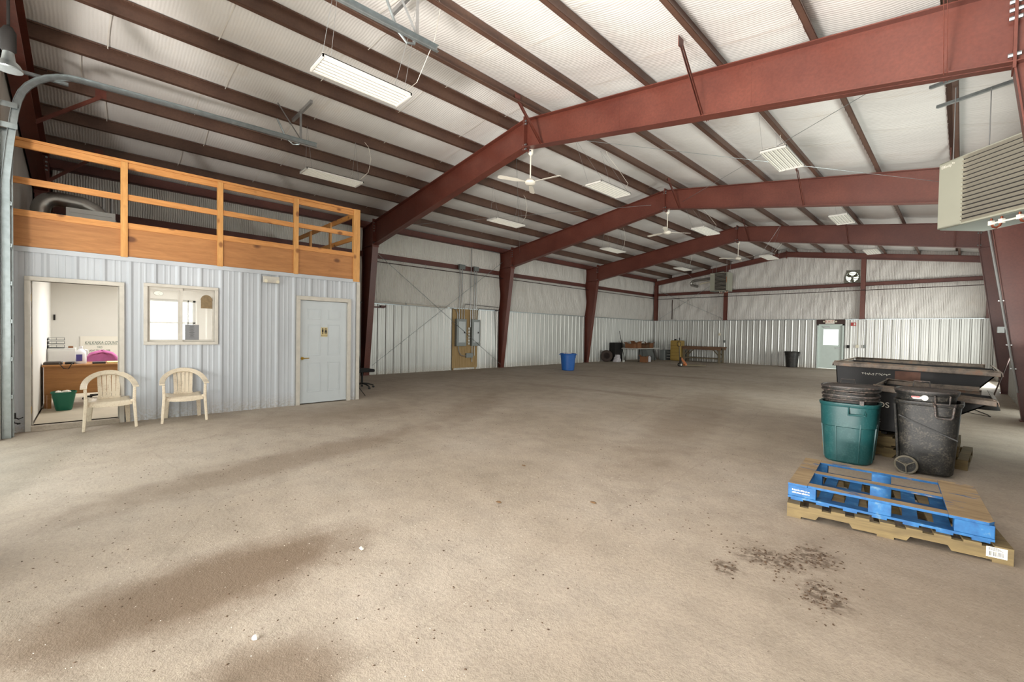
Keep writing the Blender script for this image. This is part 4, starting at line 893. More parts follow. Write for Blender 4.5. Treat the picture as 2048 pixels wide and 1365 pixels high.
for (x, z, mt, lb) in ((10.45, 1.15, 'cream', 'cream outlet box right of the exit door'), (10.72, 1.15, 'grey_box', 'grey outlet box right of the cream one'), (10.1, 1.12, 'dark', 'small dark switch beside the exit door'), (4.15, 1.62, 'cream', 'cream box above the wooden workbench'), (4.42, 1.22, 'grey_box', 'grey outlet box above the right end of workbench')):
    m_ = MB(); m_.box(x-.06, x+.06, Y4-.09, Y4-.03, z-.07, z+.07)
    if 'outlet' in lb: m_.tube([(x, Y4-.06, z+.07), (x, Y4-.06, 2.4)], .009, 6)
    tag(m_.build('outlet_box', mt, bevel=.004), lb, 'outlet box')
ef = thing('exhaust_fan', 'round exhaust fan with louvres high in the gable wall', 'fan', (10.17, Y4-.05, 4.15))
m_ = MB(); n = 28
ring = lambda r, y: [(10.17+r*math.cos(2*PI*k/n), y, 4.46+r*math.sin(2*PI*k/n)) for k in range(n)]
v = ring(.25, Y4-.02); sq = [(10.17+.31*max(-1, min(1, 1.42*math.cos(2*PI*k/n))), Y4-.02, 4.46+.31*max(-1, min(1, 1.42*math.sin(2*PI*k/n)))) for k in range(n)]
m_.add(v+sq, [(k, (k+1) % n, n+(k+1) % n, n+k) for k in range(n)]); m_.add(ring(.25, Y4-.06)+ring(.25, Y4+.1), [(k, (k+1) % n, n+(k+1) % n, n+k) for k in range(n)])
m_.tube([(10.17+.26*math.cos(2*PI*k/n), Y4-.06, 4.46+.26*math.sin(2*PI*k/n)) for k in range(n+1)], .012, 6); m_.build('shroud', 'ply_fan', ef)
for k in range(3):
    a = k*2*PI/3+.5; m_ = MB(); c_ = Vector((10.17, Y4, 4.46)); d_ = Vector((math.cos(a), 0, math.sin(a))); n_ = Vector((-math.sin(a), .5, math.cos(a)))
    m_.strip([c_+d_*.03, c_+d_*.12, c_+d_*.23], [.05, .12, .17], .004, [tuple(n_)]*3); m_.build('blade', 'ply_fan', ef)
MB().lathe([(.06, -.03), (.06, .06)], (10.17, Y4, 4.46), 16, 2, 'y').build('hub', 'ply_fan', ef)
for k in range(6): z = 4.22+k*.085; MB().bar((9.93, Y4+.09, z), (10.41, Y4+.09, z), .05, .03).build('shutter_slat', M['fan_slat'], ef)
cb = thing('cable_conduit', 'grey conduit on the second right column with a small thermostat', 'conduit', (14.2, Y2, 2))
MB().tube([(14.14, Y2-.14, 4.1), (14.65, Y2-.14, .55)], .02, 8).build('pipe', 'zinc', cb, smooth=True); MB().box(14.36, 14.46, Y2-.16, Y2-.1, 1.68, 1.8).build('thermostat', 'grey_box', cb, bevel=.004)
for z in (1.0, 1.45, 2.3): x = 14.14+(4.1-z)/3.55*.51; MB().box(x-.04, x+.04, Y2-.13, Y2-.1, z-.01, z+.01).build('strap', 'zinc', cb)
# ------------------------------------------------------------ patio chairs
def patio_chair(loc, rz, label):     # local: front = +x
    t_ = thing('patio_chair', label, 'chair', loc, rz, 'cream plastic patio chairs by the office wall')
    s_ = MB()
    def seat(u, v):
        x = -.20+.42*u; y = (v-.5)*(.44+.03*u); z = .405-.02*math.sin(PI*u)-.018*math.cos((v-.5)*2.6)+.02
        if u > .9: z -= .035*((u-.9)/.1)
        if u >= .999: z -= .02
        return (x, y, z)
    s_.grid(14, 12, seat); so = s_.build('seat', 'cream_plastic', t_, smooth='full', local=True); md = so.modifiers.new('s', 'SOLIDIFY'); md.thickness = .012
    ap = MB(); ap.strip([(.225, -.235, .37), (.235, -.12, .355), (.24, 0, .35), (.235, .12, .355), (.225, .235, .37)], .010, .05, (1, 0, 0)); ap.strip([(-.2, -.22, .38), (.22, -.235, .37)], .01, .045, (0, 1, 0)); ap.strip([(-.2, .22, .38), (.22, .235, .37)], .01, .045, (0, 1, 0))
    ap.build('apron', 'cream_plastic', t_, local=True)
    for y in (-1, 1):
        m_ = MB(); m_.strip([(.27, y*.285, 0), (.25, y*.275, .18), (.235, y*.262, .40), (.225, y*.268, .60)], [.045, .055, .065, .05], [.035, .038, .04, .035], (1, 0, 0)); m_.strip([(.235, y*.262, .395), (.2, y*.235, .40)], .05, .04, (1, 0, 0)); m_.build('front_leg', 'cream_plastic', t_, local=True, bevel=.008)
        m_ = MB(); m_.strip([(-.25, y*.225, 0), (-.23, y*.215, .2), (-.205, y*.20, .42)], [.05, .06, .07], [.035, .038, .03], (0, 1, 0)); m_.build('rear_leg', 'cream_plastic', t_, local=True, bevel=.008)
    pts, sd = [], []
    for k in range(25):
        a = k/24; th = PI*(a-.5); y = math.sin(th)*.285; c_ = math.cos(th)
        x = .235-.49*(max(c_, 0)**.55); z = .61+.19*(max(c_, 0)**1.1)
        pts.append((x, y, z)); sd.append((.35*c_+.0, math.sin(th)*.9, .55*c_+.02) if False else (-math.cos(th)*.5, math.sin(th)*.9, .65*c_))
    m_ = MB(); m_.strip(pts, .074, .018, sd); m_.build('arm_and_top_rail', 'cream_plastic', t_, local=True, bevel=.006)
    for k in range(5):
        y = (k-2)*.054; m_ = MB(); m_.strip([(-.195, y*.9, .405), (-.215, y*.95, .55), (-.25, y, .70), (-.262, y*1.02, .785)], .047, .010, (0, 1, 0)); m_.build('back_slat', 'cream_plastic', t_, local=True)
    m_ = MB(); m_.strip([(-.19, -.13, .41), (-.185, 0, .405), (-.19, .13, .41)], .05, .01, (0, 0, 1)); m_.strip([(-.258, -.14, .77), (-.262, 0, .782), (-.258, .14, .77)], .05, .012, (0, 0, 1)); m_.build('back_crosspiece', 'cream_plastic', t_, local=True)
    return t_
patio_chair((4.985, .205, 0), math.radians(1), 'dirty cream plastic armchair in front of the open office doorway')
patio_chair((5.02, 1.10, 0), math.radians(-4), 'dirty cream plastic armchair under the sliding office window')
# black swivel chair behind the office corner
oc = thing('swivel_chair', 'black office chair peeking out behind the office corner', 'chair', (3.05, 5.05, 0))
m_ = MB(); m_.grid(8, 10, lambda u, v: (3.02+.24*(2*u-1)*math.sqrt(max(.05, 1-(max(0, v-.5)/.5)**2.5)), 4.84-.04*v+.06*(2*u-1)**2, .55+.46*v)); o_ = m_.build('backrest', 'black_cloth', oc, smooth='full'); sm = o_.modifiers.new('s', 'SOLIDIFY'); sm.thickness = .06
MB().box(2.78, 3.3, 4.85, 5.32, .43, .51).build('seat', 'black_cloth', oc, bevel=.03); MB().bar((3.03, 4.82, .75), (3.03, 4.95, .44), .06, .015).build('back_bracket', 'black', oc)
m_ = MB(); m_.tube([(3.05, 5.08, .1), (3.05, 5.08, .45)], .025, 10)
for k in range(5):
    a = k*2*PI/5+.2; e_ = (3.05+.30*math.cos(a), 5.08+.30*math.sin(a)); m_.tube([(3.05, 5.08, .13), ((3.05+e_[0])/2, (5.08+e_[1])/2, .115), (e_[0], e_[1], .07)], [.022, .02, .014], 8); m_.lathe([(.026, -.02), (.026, .02)], (e_[0], e_[1], .028), 12, 2, 'x')
m_.build('star_base', 'black', oc)
m_ = MB(); m_.tube([(4.0, 4.36, .42), (4.36, 4.55, .0)], .007, 6); tag(m_.build('thin_rod', 'black'), 'thin black rod leaning by the bottom of the office corner', 'rod')

# ------------------------------------------------------------ trash bins
def bin_shell(m_, zb, zt, rb, rt_, ex, wall=.012, rim=.018, n=44, c=(0, 0, 0)):
    h = zt-zb; p = [(rb*.92, zb), (rb, zb+.02)]
    for k in range(1, 6): p.append((rb+(rt_-rb)*k/6, zb+h*k/6))
    p += [(rt_, zt-.05), (rt_+rim*.6, zt-.045), (rt_+rim, zt-.02), (rt_+rim, zt-.006), (rt_+rim*.5, zt), (rt_-wall, zt-.004), (rt_-wall-.004, zt-.06), (rb-wall, zb+.04), (0.001, zb+.035)]
    m_.lathe(p, c, n, ex)
def loop_handle(m_, c, d, w_, drop, out=.045, r=.008):
    d = Vector(d).normalized(); s_ = Vector((-d.y, d.x, 0)); c = Vector(c)
    m_.tube([c-s_*w_/2, c-s_*w_/2+d*out, c-s_*w_/2*.92+d*out+Vector((0, 0, -drop)), c+s_*w_/2*.92+d*out+Vector((0, 0, -drop)), c+s_*w_/2+d*out, c+s_*w_/2], r, 8)
gx, gy = 12.94, 6.83; gd = Vector((.33, -.94, 0))
gb = thing('trash_bin', 'green rounded square trash bin with black bins nested inside', 'trash bin', (gx, gy, 0))
m_ = MB(); bin_shell(m_, 0, .74, .235, .285, 3.4, c=(gx, gy, 0)); m_.build('bin', 'green_plastic', gb, smooth=True)
m_ = MB(); m_.lathe([(.262, .44), (.277, .45), (.289, .70), (.284, .705), (.27, .70)], (gx, gy, 0), 44, 3.4); m_.build('upper_band', 'green_plastic', gb, smooth=True)
m_ = MB()
for a in (-110, -62, -20, 20, 70, 115, 160, 200):
    q = math.radians(a); ca, sa = math.cos(q), math.sin(q); e_ = (abs(ca)**3.4+abs(sa)**3.4)**(-1/3.4); m_.bar((gx+.236*e_*ca, gy+.236*e_*sa, .03), (gx+.275*e_*ca, gy+.275*e_*sa, .5), .012, .012)
m_.build('ridges', 'green_plastic', gb)
for s_ in (1, -1):
    m_ = MB(); c_ = Vector((gx, gy, .66))+gd*s_*.275; sv = Vector((-gd.y, gd.x, 0))
    for e in (-1, 1): m_.bar(c_+sv*e*.07+Vector((0, 0, .03)), c_+sv*e*.08+gd*s_*.045+Vector((0, 0, -.05)), .012, .05)
    m_.bar(c_-sv*.085+gd*s_*.045+Vector((0, 0, -.05)), c_+sv*.085+gd*s_*.045+Vector((0, 0, -.05)), .025, .022); m_.build('handle', 'green_plastic', gb, bevel=.004)
for z, rr_, lb in ((.83, .272, 'lower black bin nested in the green bin'), (.935, .282, 'upper black bin nested in the green bin, handles showing')):
    b_ = thing('trash_bin', lb, 'trash bin', (gx, gy, z-.5), 0, 'black bins nested in the green bin')
    m_ = MB(); bin_shell(m_, z-.62, z, .20, rr_-.012, 2.9, c=(gx, gy+.005, 0)); m_.build('bin', 'black_plastic', b_, smooth=True)
    m_ = MB(); m_.lathe([(rr_-.002, z-.062), (rr_+.012, z-.052), (rr_+.012, z-.045), (rr_, z-.04)], (gx, gy+.005, 0), 44, 2.9); m_.lathe([(rr_+.004, z-.02), (rr_+.016, z-.014), (rr_+.014, z+.004), (rr_-.004, z+.006), (rr_-.012, z-.006)], (gx, gy+.005, 0), 44, 2.9); m_.build('rim', 'black_rim', b_, smooth=True)
    if z > .9:
        m_ = MB(); loop_handle(m_, (gx+.09, gy-.265, z-.07), (.2, -.98, 0), .15, .0, .03, .009); m_.build('handle', 'black_rim', b_, smooth=True); m_ = MB(); loop_handle(m_, (gx-.07, gy+.27, z-.0), (-.2, .98, 0), .15, -.05, .03, .008); m_.build('handle', 'black_rim', b_, smooth=True)
    else:
        m_ = MB(); m_.box(gx+.13, gx+.17, gy-.295, gy-.275, z-.10, z-.05); m_.build('latch', 'black_rim', b_)
bx, by = 13.64, 6.93
bb = thing('wheeled_bin', 'scuffed black wheeled trash bin, wheel toward the blue pallet', 'trash bin', (bx, by, 0))
m_ = MB(); bin_shell(m_, .02, .835, .225, .275, 4.2, c=(bx, by, 0)); m_.build('bin', 'black_plastic', bb, smooth=True)
m_ = MB()
for k in range(2): m_.tube([(bx-.225, by-.13-.07*k, .05), (bx-.25, by-.14-.075*k, .45), (bx-.272, by-.15-.08*k, .78)], .013, 8)
m_.build('corner_ridges', 'black_plastic', bb, smooth=True)
m_ = MB(); m_.bar((bx-.23, by-.268, .66), (bx+.25, by-.258, .44), .012, .012, (0, 1, 0)); m_.build('moulded_rib', 'black', bb)
for s_ in (-1, 1):
    wc = (bx-.155 if s_ < 0 else bx+.2, by-.275 if s_ < 0 else by-.24, .1)
    if s_ > 0: continue
    m_ = MB(); m_.tube([(wc[0]+.094*math.cos(2*PI*k/28), wc[1], wc[2]+.094*math.sin(2*PI*k/28)) for k in range(29)], .012, 8); wh = m_.build('wheel', 'wheel_dust', bb, smooth=True)
    MB().lathe([(.09, -.004), (.092, .03)], wc, 28, 2, 'y').build('wheel_disc', 'black_plastic', wh)
    m_ = MB()
    for k in range(3): a = k*2*PI/3+.6; m_.bar((wc[0], wc[1]-.012, wc[2]), (wc[0]+.09*math.cos(a), wc[1]-.012, wc[2]+.09*math.sin(a)), .01, .03, (0, 1, 0))
    m_.lathe([(.016, -.025), (.02, 0)], wc, 12, 2, 'y'); m_.build('spokes', 'wheel_dust', wh)
m_ = MB(); sv = Vector((1, 0, 0)); c_ = Vector((bx+.14, by-.285, .80))
for rr_ in (0,): m_.tube([c_+Vector((-.085, -.01, .03)), c_+Vector((-.075, -.045, .0)), c_+Vector((-.065, -.05, -.11)), c_+Vector((-.05, -.05, -.125)), c_+Vector((.05, -.05, -.125)), c_+Vector((.065, -.05, -.11)), c_+Vector((.075, -.045, .0)), c_+Vector((.085, -.01, .03))], .011, 8)
m_.build('handle', 'black_rim', bb, smooth=True)
nb = thing('trash_bin', 'black round bin nested in the wheeled bin, two wire handles', 'trash bin', (bx-.01, by+.01, .4))
m_ = MB(); bin_shell(m_, .25, .945, .2, .258, 2.5, c=(bx-.02, by+.01, 0)); m_.build('bin', 'black_plastic', nb, smooth=True)
m_ = MB(); m_.lathe([(.262, .925), (.278, .93), (.278, .948), (.262, .955), (.25, .945)], (bx-.02, by+.01, 0), 44, 2.5); m_.build('rim', 'black_rim', nb, smooth=True)
m_ = MB(); loop_handle(m_, (bx-.07, by+.27, .95), (-.1, 1, 0), .15, -.07, .02, .008); m_.build('handle', 'black_rim', nb, smooth=True); m_ = MB(); loop_handle(m_, (bx+.12, by-.26, .91), (.1, -1, 0), .12, .09, .03, .009); m_.build('handle', 'black_rim', nb, smooth=True)
m_ = MB(); m_.lathe([(.03, 0), (.03, .004)], (bx-.02, by-.262, .875), 14, 2, 'y'); m_.box(bx-.12, bx-.03, by-.265, by-.258, .86, .885); lb_ = m_.build('bin_label', 'sign_face', nb)
MB().box(bx-.13, bx-.06, by-.268, by-.264, .872, .888).build('red_print', 'red', nb)

# ------------------------------------------------------------ hoppers on pallets
def hopper(x0, x1, xb, y0, y1, zr, zr2, zb, label, rimdrop, patch=True, yback=0):
    # open tray: vertical left end, sloped right end; x0..x1 rim, xb = where the slope meets the floor of the tray
    t_ = thing('dump_hopper', label, 'hopper', ((x0+x1)/2, y0, zb))
    m_ = MB(); ps = [(x0, zr), (x0+.05, zb), (xb, zb), (x1, zr2)]
    th = .012
    for y in (y0, y1-th): m_.prism(ps, y, y+th)
    a = [(x0, zr), (x0+.05, zb), (x0+.05+th, zb), (x0+th, zr)]; m_.prism(a, y0, y1); m_.prism([(x0+.05, zb), (xb, zb), (xb, zb+th), (x0+.05, zb+th)], y0, y1)
    m_.prism([(xb, zb), (x1, zr2), (x1-.015, zr2+.005), (xb-.015, zb+.005)], y0, y1)
    m_.build('tray', 'hopper', t_)
    r = MB(); zf = .05
    def edge(p, q, out): r.add([tuple(Vector(p)+o) for o in ((0, 0, 0), )] if False else [], [])
    for p, q, o in (((x0, y0, zr), (x1, y0, zr2), (0, -1, 0)), ((x0+.05, y1, zr+yback), (x1-.1, y1, zr2+yback), (0, 1, 0)), ((x0, y0, zr), (x0+.05, y1, zr+yback), (-1, 0, 0)), ((x1, y0, zr2), (x1-.02, y1, zr2+yback), (1, 0, 0))):
        p, q, o = Vector(p), Vector(q), Vector(o); d_ = (q-p).normalized(); p = p-d_*.02; q = q+d_*.02; up_ = Vector((0, 0, 1))
        a0, a1, a2 = -o*.01+up_*.045, o*.035+up_*.02, o*.045-up_*.03
        v = [p+a0, p+a1, p+a2, p+a2-up_*.006-o*.006, p+a1-up_*.012-o*.006, p+a0-up_*.01]
        v += [x+(q-p) for x in v]; r.add(v, [(i, (i+1) % 6, 6+(i+1) % 6, 6+i) for i in range(6)]+[tuple(range(6))[::-1], tuple(range(6, 12))])
    for zz, dz in ((y1, yback),):
        r.box(x0+.04, x1-.1, y1-.006, y1+.006, zr-.02, zr+dz+.01)
    r.build('rim', 'rim', t_)
    if patch: MB().box(x0+.72, x0+1.0, y0-.004, y0, zr-.24, zr-.07).build('rust_patch', 'rust', t_)
    return t_
H1 = hopper(12.49, 14.24, 13.70, 8.62, 10.2, 1.12, 1.085, .40, 'larger rusty rimmed black dump hopper behind the trash bins', .05, True, .02)
rr = random.Random(11); m_ = MB(); x = 12.84
while x < 13.16:      # worn white stencil marks
    for q in range(rr.randint(2, 3)):
        a = rr.uniform(0, PI); c_ = Vector((x+rr.uniform(-.01, .01), 8.612, .985+rr.uniform(-.012, .012))); d_ = Vector((math.cos(a), 0, math.sin(a)))*rr.uniform(.008, .018); m_.bar(c_-d_, c_+d_, .003, .006, (0, 1, 0))
    x += rr.uniform(.022, .035)
m_.build('worn_lettering', 'sign_face', H1)
for x in (12.7, 13.4): MB().box(x, x+.1, 8.7, 10.1, .30, .40).build('base_rail', 'hopper', H1)
H2 = hopper(13.10, 14.17, 13.42, 7.55, 8.45, .87, .80, .30, 'smaller black dump hopper between the bins and the large hopper', .05, False, .03)
text_obj('lettering', 'OS', .10, (13.125, 7.535, .62), (PI/2, 0, 0), 'sign_face', H2, .001); text_obj('lettering', '2', .08, (13.13, 7.535, .42), (PI/2, 0, 0), 'sign_face', H2, .001)
for x in (13.17, 13.33): MB().box(x, x+.06, 7.6, 8.4, .26, .30).build('base_rail', 'hopper', H2)
def pallet(loc, rz, label, L=1.2, D=1.0, h=.12, mat='pallet_wood', nb=7, z0=0):
    t_ = thing('pallet', label, 'pallet', loc, rz)
    for k in range(3):
        y = k*(D-.04)/2; m_ = MB(); m_.prism([(0, h-.016), (0, .016), (.2, .016), (.22, .05), (.42, .05), (.44, .016), (.76, .016), (.78, .05), (.98, .05), (1.0, .016), (L, .016), (L, h-.016)], y, y+.04); m_.build('stringer', mat, t_, local=True)
    for k in range(nb): x = k*(L-.09)/(nb-1); MB().box(x, x+.09, 0, D, h-.016, h).build('top_board', mat, t_, local=True)
    for x in (0, L/2-.06, L-.1): MB().box(x, x+.1, 0, D, 0, .016).build('bottom_board', mat, t_, local=True)
    return t_
pallet((12.62, 8.5, 0), 0, 'old wooden pallet under the larger hopper', 1.25, 1.6); pallet((12.60, 8.52, .135), 0, 'upper old pallet directly under the larger hopper', 1.2, 1.5, .14)
pallet((12.56, 7.42, 0), math.radians(-3), 'bottom wooden pallet behind the green bin', 1.42, .98); pallet((12.60, 7.48, .125), math.radians(-1), 'upper wooden pallet under the smaller hopper', 1.3, .95, .125)
# nearest stacked pallets
nat = pallet((12.89, 4.27, 0), math.radians(9.2), 'weathered natural wood pallet under the blue pallet', 1.30, 1.08, .115, 'pallet_wood', 9)
st = MB().box(1.17, 1.27, -.003, -.001, .035, .105).build('white_label', 'sign_face', nat, local=True)
m_ = MB(); rr = random.Random(2)
for k in range(14): x = 1.185+k*.005; m_.box(x, x+rr.uniform(.001, .003), -.004, -.003, .045, .075)
for k in range(3): m_.box(1.18, 1.25-.01*k, -.004, -.003, .083+.007*k, .086+.007*k)
m_.build('barcode', 'ink', st, local=True)
bl = thing('blue_pallet', 'worn bright blue block pallet lying upside down on the natural pallet', 'pallet', (12.87, 4.37, .116), math.radians(5.0))
L, D = 1.22, 1.02
for k in range(7): x = .02+k*(L-.13)/6; MB().box(x, x+.09, 0.01, D-.01, 0, .018).build('deck_board', 'blue_paint', bl, local=True)
for y in (0, D/2-.05, D-.1): MB().box(.0, L, y, y+.1, .018, .036).build('stringer_board', 'blue_paint', bl, local=True)
for i, x in enumerate((0, L/2-.07, L-.20)):
    for y in (0, D/2-.05, D-.1): MB().box(x, x+(.20 if i != 1 else .14), y+.003, y+.097, .036, .128).build('block', 'blue_paint', bl, local=True, bevel=.004)
for y in (0, D/2-.05, D-.1):
    MB().box(.14, L-.23, y, y+.095, .128, .148).build('base_board', 'blue_wood', bl, local=True, bevel=.002)
MB().box(.0, .14, -.01, D+.01, .128, .148).build('end_board', 'blue_wood', bl, local=True, bevel=.003)
MB().prism([(L-.23, -.01), (L-.03, -.01), (L+.0, .04), (L+.0, D-.03), (L-.05, D+.01), (L-.23, D+.01)], .128, .15, 'z').build('end_board', 'blue_wood', bl, local=True, bevel=.003)
m_ = MB(); rr = random.Random(6)
for k in range(16):
    for q in range(2): x = .03+k*.008; z = .085-.022*q; m_.box(x, x+rr.uniform(.002, .006), .001, .0025, z, z+rr.uniform(.008, .014))
m_.build('worn_print', 'sign_face', bl, local=True)
# ------------------------------------------------------------ barrels and bins further back
def barrel(x, y, h, rb, rt_, mat, label, name='trash_barrel', hs=(1, 0)):
    t_ = thing(name, label, 'trash bin', (x, y, 0)); m_ = MB(); bin_shell(m_, 0, h, rb, rt_, 2, c=(x, y, 0)); m_.build('bin', mat, t_, smooth=True)
    m_ = MB(); m_.lathe([(rb+(rt_-rb)*.75-.004, h*.73), (rb+(rt_-rb)*.75+.008, h*.735), (rt_+.004, h-.06), (rt_-.002, h-.055)], (x, y, 0), 40); m_.build('upper_band', mat, t_, smooth=True)
    for s_ in (-1, 1):
        m_ = MB(); d_ = Vector((hs[0]*s_, hs[1]*s_, 0)).normalized(); sv = Vector((-d_.y, d_.x, 0)); c_ = Vector((x, y, h-.045))+d_*rt_; m_.tube([c_-sv*.07, c_-sv*.065+d_*.05-Vector((0, 0, .01)), c_+sv*.065+d_*.05-Vector((0, 0, .01)), c_+sv*.07], .014, 8); m_.build('handle', mat, t_, smooth=True)
    return t_
BR_ = barrel(2.58, 14.2, .70, .255, .315, 'blue_plastic', 'round blue trash barrel on open floor before the left wall', hs=(.72, .69))
m_ = MB(); rr = random.Random(9)
for k in range(10): m_.lathe([(.01, -.04), (.05, 0), (.01, .045)], (2.58+rr.uniform(-.18, .18), 14.2+rr.uniform(-.18, .18), .66+rr.uniform(0, .04)), 6)
m_.build('rubbish', 'white_bag', BR_)
barrel(7.88, Y4-.45, .80, .25, .31, 'black_plastic', 'round black trash barrel against the far wall left of exit door', hs=(.9, -.2))
# workbench and yellow cabinet
wb = thing('workbench', 'long wooden workbench with braced legs at the far wall', 'workbench', (3.4, 25.55, 0))
MB().box(2.34, 4.62, 25.2, 25.95, .84, .90).build('bench_top', 'bench', wb); MB().box(2.38, 4.58, 25.22, 25.25, .72, .84).build('apron', 'bench', wb); MB().box(2.38, 4.58, 25.9, 25.93, .72, .84).build('apron', 'bench', wb)
for x in (2.4, 4.42):
    for y in (25.25, 25.80): MB().box(x, x+.1, y, y+.1, 0, .84).build('leg', 'old_wood', wb)
for x, s_ in ((2.5, 1), (4.42, -1)):
    for y in (25.3, 25.85): MB().bar((x, y, .42), (x+s_*.36, y, .80), .04, .08, (0, 1, 0)).build('brace', 'old_wood', wb)
MB().box(2.42, 4.5, 25.3, 25.85, .20, .26).build('lower_shelf', 'old_wood', wb)
yc_ = thing('tool_cabinet', 'mustard yellow tall cabinet left of the workbench', 'cabinet', (1.95, 25.4, 0))
MB().box(1.66, 2.32, 25.1, 25.7, 0, 1.22).build('body', 'yellow', yc_, bevel=.08)
for k in range(6): MB().box(1.42, 1.66, 25.2, 25.5, .15+.17*k, .17+.17*k).build('side_shelf', 'ltsteel', yc_)
for k in range(5): MB().box(1.74, 2.24, 25.09, 25.1, .1+.2*k, .11+.2*k).build('drawer_gap', 'card2', yc_)
m_ = MB(); m_.lathe([(.06, 1.22), (.06, 1.28), (.02, 1.3)], (1.85, 25.4, 0), 12); m_.lathe([(.03, 1.22), (.03, 1.36), (.05, 1.38)], (2.1, 25.4, 0), 12); tag(m_.build('spray_cans', 'dark'), 'small dark cans on top of the yellow cabinet', 'can')
pj = thing('pallet_jack', 'orange pallet jack with black loop handle before the workbench', 'pallet jack', (4.4, 20.9, 0))
d_ = Vector((.50, .86, 0)); s_ = Vector((.86, -.50, 0)); o_ = Vector((4.38, 20.75, 0))
for e in (-.19, .19): MB().bar(o_+s_*e+d_*.12+Vector((0, 0, .075)), o_+s_*e+d_*1.2+Vector((0, 0, .065)), .15, .05).build('fork', 'old_wood', pj)
m_ = MB(); m_.bar(o_-s_*.26+d_*.1+Vector((0, 0, .1)), o_+s_*.26+d_*.1+Vector((0, 0, .1)), .1, .08); m_.bar(o_-s_*.2+d_*.14+Vector((0, 0, .1)), o_-s_*.03+d_*-.03+Vector((0, 0, .42)), .03, .1); m_.bar(o_+s_*.2+d_*.14+Vector((0, 0, .1)), o_+s_*.03+d_*-.03+Vector((0, 0, .42)), .03, .1); m_.build('frame', 'orange', pj)
MB().lathe([(.055, .12), (.055, .4), (.03, .46)], tuple(o_-d_*.04), 14).build('pump', 'dark', pj)
for e in (-.07, .07):
    c_ = o_+s_*e-d_*.05+Vector((0, 0, .09)); m_ = MB(); m_.tube([c_-s_*.022, c_+s_*.022], .09, 20); wh = m_.build('wheel', 'black', pj); m_ = MB(); m_.tube([c_-s_*.024, c_+s_*.024], .05, 16); m_.build('wheel_hub', 'sign_face', wh)
m_ = MB(); hb_ = o_-d_*.08; m_.tube([hb_+Vector((0, 0, .2)), hb_-d_*.06+Vector((0, 0, .98))], .018, 8)
c_ = hb_-d_*.07+Vector((0, 0, 1.1)); m_.tube([c_+s_*.0-Vector((0, 0, .13)), c_-s_*.08-Vector((0, 0, .11)), c_-s_*.15, c_-s_*.13+Vector((0, 0, .09)), c_+Vector((0, 0, .11)), c_+s_*.13+Vector((0, 0, .09)), c_+s_*.15, c_+s_*.08-Vector((0, 0, .11)), c_-Vector((0, 0, .13))], .014, 8)
m_.build('handle', 'black', pj)
# left far corner things
tr_ = thing('tire', 'dusty brown tire leaning on the ribbed left wall', 'tire', (.36, 20.35, 0))
def tire_pts(c, nrm, R1, R2):
    pass
m_ = MB(); m_.lathe([(.17, -.08), (.27, -.09), (.31, -.075), (.32, -.04), (.32, .04), (.31, .075), (.27, .09), (.17, .08), (.165, 0), (.17, -.08)], (0, 0, 0), 32, 2, 'y'); o = m_.build('tread', 'tyre', tr_, smooth=True, local=True); m_ = MB(); m_.lathe([(.17, -.03), (.12, -.02), (.06, -.05), (.03, -.05)], (0, 0, 0), 24, 2, 'y'); o2 = m_.build('rim', 'dark', tr_, smooth=True, local=True)
for q in (o, o2): q.rotation_euler = (math.radians(-9), 0, math.radians(38)); q.location = (0, 0, .325)
lk = thing('wire_crate', 'tall dark slatted crate against the left wall corner', 'crate', (.3, 21.4, 0))
MB().box(.08, .42, 21.05, 21.85, .0, 1.05).build('body', 'dark', lk)
for k in range(9): y = 21.07+k*.09; MB().box(.42, .432, y, y+.025, .02, 1.03).build('slat', 'black', lk)
for k in range(5): x = .1+k*.07; MB().box(x, x+.02, 21.038, 21.05, .02, 1.03).build('slat', 'black', lk)
sg2 = thing('white_sack', 'crumpled white printed sack on floor beside the tire', 'sack', (.78, 20.6, 0)); m_ = MB()
m_.lathe([(.16, 0), (.19, .04), (.18, .16), (.15, .26), (.12, .32), (.13, .40), (.02, .42)], (.80, 20.66, 0), 14, 2.6); o = m_.build('sack', 'white_bag', sg2)
for v_ in o.data.vertices: v_.co.x += random.uniform(-.025, .03)+v_.co.z*.15; v_.co.y += random.uniform(-.02, .02)
m_ = MB(); m_.box(1.0, 1.1, 20.9, 21.0, 0, .12); tag(m_.build('paint_can', 'ltsteel', bevel=.01), 'small pale can beside the white sack', 'can')
m_ = MB(); m_.tube([(.5, 21.95, .02), (.12, 21.97, 1.72)], .018, 8); tag(m_.build('pole', 'dark'), 'dark pole leaning in the left corner behind the crate', 'pole')
ft = thing('folding_table', 'grey folding table covered with cardboard boxes in the far left corner', 'table', (1.0, 22.7, 0))
MB().box(.55, 1.55, 21.55, 24.0, .72, .76).build('table_top', 'ltsteel', ft)
for y in (21.8, 23.7):
    for x in (.65, 1.45): MB().tube([(x, y, 0), (x, y+(.1 if y < 22 else -.1), .72)], .015, 8).build('leg', 'dark', ft)
